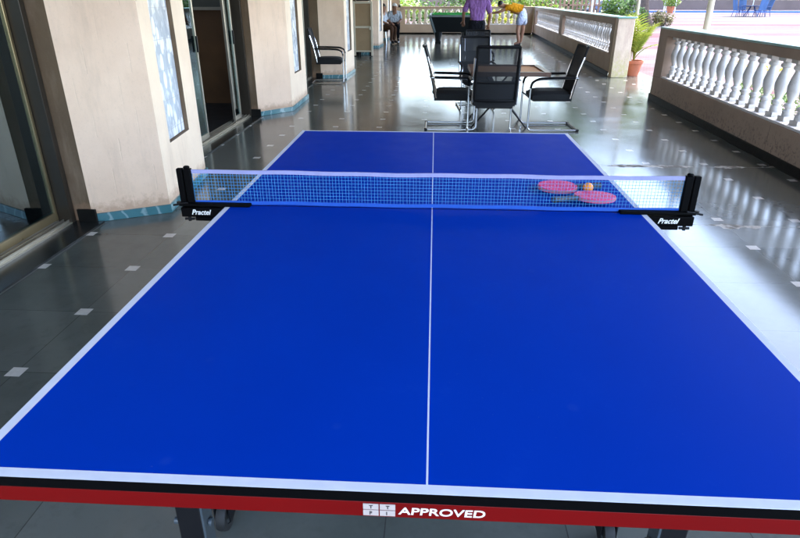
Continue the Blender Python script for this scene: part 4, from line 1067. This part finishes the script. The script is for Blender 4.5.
# ------------------------------------------------------------------ parked car
car = empty('parked_car', (17.2,66.5,-.15), rad(200), 'dark blue car parked beyond the shrubs', 'car')
prof = [(-1.95,.32),(-2.0,.62),(-1.93,.86),(-1.45,.95),(-.95,1.38),(-.3,1.47),(.55,1.44),(1.15,1.0),(1.85,.86),(2.0,.62),(1.97,.32)]
def prof_mesh(pr, w0, w1, zsplit=.95):
    m = MB(); n = len(pr)
    def hw(z): return w0 if z <= zsplit else w0 + (w1-w0)*(z-zsplit)/(1.47-zsplit)
    vs = [(x, -hw(z), z) for x, z in pr] + [(x, hw(z), z) for x, z in pr]
    m.add(vs, [tuple(range(n)), tuple(reversed(range(n, 2*n)))] + [(i, n+i, n+(i+1)%n, (i+1)%n) for i in range(n)]); return m
prof_mesh(prof, .86, .66).build('body', M['car_paint'], car, bevel=.06)
m = MB()
for s in (-1,1):
    m.add([(-1.25,s*.845,1.0),(-.90,s*.715,1.33),(.50,s*.70,1.37),(.98,s*.845,1.02)], [(0,1,2,3)])
m.build('side_window', M['car_glass'], car)
m = MB(); m.add([(1.135,-.74,1.03),(1.135,.74,1.03),(.60,.62,1.43),(.60,-.62,1.43)], [(0,1,2,3)]); m.build('windscreen', M['car_glass'], car)
m = MB(); m.add([(-1.43,-.74,.99),(-1.43,.74,.99),(-1.0,.62,1.36),(-1.0,-.62,1.36)], [(0,1,2,3)]); m.build('rear_window', M['car_glass'], car)
for s in (-1,1):
    m = MB(); m.box((1.93,s*.62,.72), (.12,.36,.16)); m.build('headlight', M['lamp_glass'], car, bevel=.03)
    for x in (-1.25,1.28):
        m = MB(); m.lathe([(.18,-.10),(.31,-.10),(.33,-.06),(.33,.06),(.31,.10),(.18,.10)], (x,s*.80,.33), 20, axis='y', cap=False); wh = m.build('wheel', M['rubber'], car)
        m = MB(); m.lathe([(.01,-.09),(.19,-.08),(.19,.08),(.01,.09)], (x,s*.80,.33), 14, axis='y'); m.build('rim', M['steel'], wh)
m = MB(); m.box((1.99,0,.42), (.08,1.5,.18)); m.build('bumper', M['black_plastic'], car, bevel=.03)
m = MB(); m.box((2.0,0,.64), (.04,.7,.14)); m.build('grille', M['chrome'], car, bevel=.02)

# ------------------------------------------------------------------ blue garden furniture on the court
gx, gy = 30.2, 61.5
gt = empty('garden_table', (gx,gy,-.15), 0, 'round blue garden table far out on the courtyard', 'table')
m = MB(); m.lathe([(.01,.70),(.70,.70),(.72,.72),(.72,.74),(.01,.745)], n=24); m.build('tabletop', M['blue_plastic'], gt)
for k in range(4):
    a = k*PI/2+.5; m = MB(); m.tube([(.15*math.cos(a),.15*math.sin(a),.70),(.55*math.cos(a),.55*math.sin(a),0)], .03, 6); m.build('leg', M['blue_plastic'], gt)
def gchair():
    r = empty('garden_chair')
    m = MB(); m.box((0,0,.43), (.52,.54,.05)); m.build('seat', M['blue_plastic'], r, bevel=.015)
    m = MB(); m.box((-.33,0,.82), (.05,.56,.80), (0,-.24,0)); m.build('backrest', M['blue_canvas'], r, bevel=.015)
    for sx, sy in ((-1,-1),(-1,1),(1,-1),(1,1)):
        m = MB(); m.tube([(sx*.22,sy*.23,.41),(sx*.30,sy*.27,0)], .022, 6); m.build('leg', M['blue_plastic'], r)
    for s in (-1,1): m = MB(); m.tube([(-.28,s*.28,.66),(.22,s*.28,.66),(.24,s*.27,.42)], .02, 6); m.build('armrest', M['blue_plastic'], r)
    return r
g0 = gchair()
for k, lb in enumerate(('blue garden chair at the right of the round blue table','blue garden chair behind the round blue table','blue garden chair at the left of the round blue table','blue garden chair in front of the round blue table')):
    a = k*PI/2+.1; o = g0 if k == 0 else copy_tree(g0)
    o.scale = (1.3,)*3; o.location = (gx+1.3*math.cos(a), gy+1.3*math.sin(a), -.149); o.rotation_euler = (0,0,a+PI); tag(o, lb, 'chair', 'blue garden chairs')
um = empty('parasol', (gx,gy,-.15), 0, 'blue parasol opened over the round blue garden table', 'parasol')
m = MB(); m.tube([(0,0,.746),(0,0,2.75)], .03, 8); m.build('pole', M['white_paint'], um)
m = MB(); n = 8
rim = [(1.55*math.cos(2*PI*i/n), 1.55*math.sin(2*PI*i/n), 2.05) for i in range(n)]
m.add([(0,0,2.72)]+rim+[(x,y,1.86) for x,y,z in rim], [(0,1+i,1+(i+1)%n) for i in range(n)]+[(1+i,1+n+i,1+n+(i+1)%n,1+(i+1)%n) for i in range(n)]); m.build('canopy', M['blue_canvas'], um)
for q in (gt, um): q.scale = (1.3,)*3

# ------------------------------------------------------------------ light, sky, camera
w = bpy.data.worlds.new('World'); S.world = w; w.use_nodes = True
nt = w.node_tree; nt.nodes.clear()
sky = nt.nodes.new('ShaderNodeTexSky'); sky.sky_type = 'NISHITA'; sky.sun_disc = False
SUN_EL, SUN_AZ = 66., 62.      # azimuth measured clockwise from +Y
sky.sun_elevation = rad(SUN_EL); sky.sun_rotation = rad(SUN_AZ); sky.dust_density = 2.2; sky.air_density = 1.0
bg = nt.nodes.new('ShaderNodeBackground'); bg.inputs[1].default_value = .15
ou = nt.nodes.new('ShaderNodeOutputWorld'); nt.links.new(sky.outputs[0], bg.inputs[0]); nt.links.new(bg.outputs[0], ou.inputs[0])
sl = bpy.data.lights.new('sun', 'SUN'); sl.energy = 1.1; sl.angle = rad(11); sl.color = (1, .95, .88)
so = bpy.data.objects.new('sun', sl); COL.objects.link(so); so.location = (20, -20, 30)
az, el = rad(SUN_AZ), rad(SUN_EL)
dirv = Vector((math.sin(az)*math.cos(el), math.cos(az)*math.cos(el), math.sin(el)))
so.rotation_euler = dirv.to_track_quat('Z', 'Y').to_euler()

cam = bpy.data.cameras.new('camera'); co = bpy.data.objects.new('camera', cam); COL.objects.link(co)
cam.sensor_width = 36; cam.sensor_fit = 'HORIZONTAL'; cam.lens = 591.4/800*36; cam.clip_start = .05; cam.clip_end = 2500
ya, pi_, ro = -.0552, .4299, .0004
f = Vector((math.sin(ya)*math.cos(pi_), math.cos(ya)*math.cos(pi_), -math.sin(pi_)))
rt = Vector((math.cos(ya), -math.sin(ya), 0)); upv = rt.cross(f)
c_, s_ = math.cos(ro), math.sin(ro); rt2 = c_*rt + s_*upv; up2 = -s_*rt + c_*upv
co.matrix_world = Matrix(((rt2.x,up2.x,-f.x,-.0038),(rt2.y,up2.y,-f.y,-2.0592),(rt2.z,up2.z,-f.z,1.4601),(0,0,0,1)))
S.camera = co
S.view_settings.view_transform = 'Standard'; S.view_settings.look = 'None'; S.view_settings.gamma = 1; S.view_settings.use_curve_mapping = False
S.view_settings.exposure = 3.65
S.cycles.max_bounces = 10; S.cycles.diffuse_bounces = 5; S.cycles.glossy_bounces = 5; S.cycles.transparent_max_bounces = 12
S.cycles.use_denoising = True
S.cycles.sample_clamp_indirect = 8
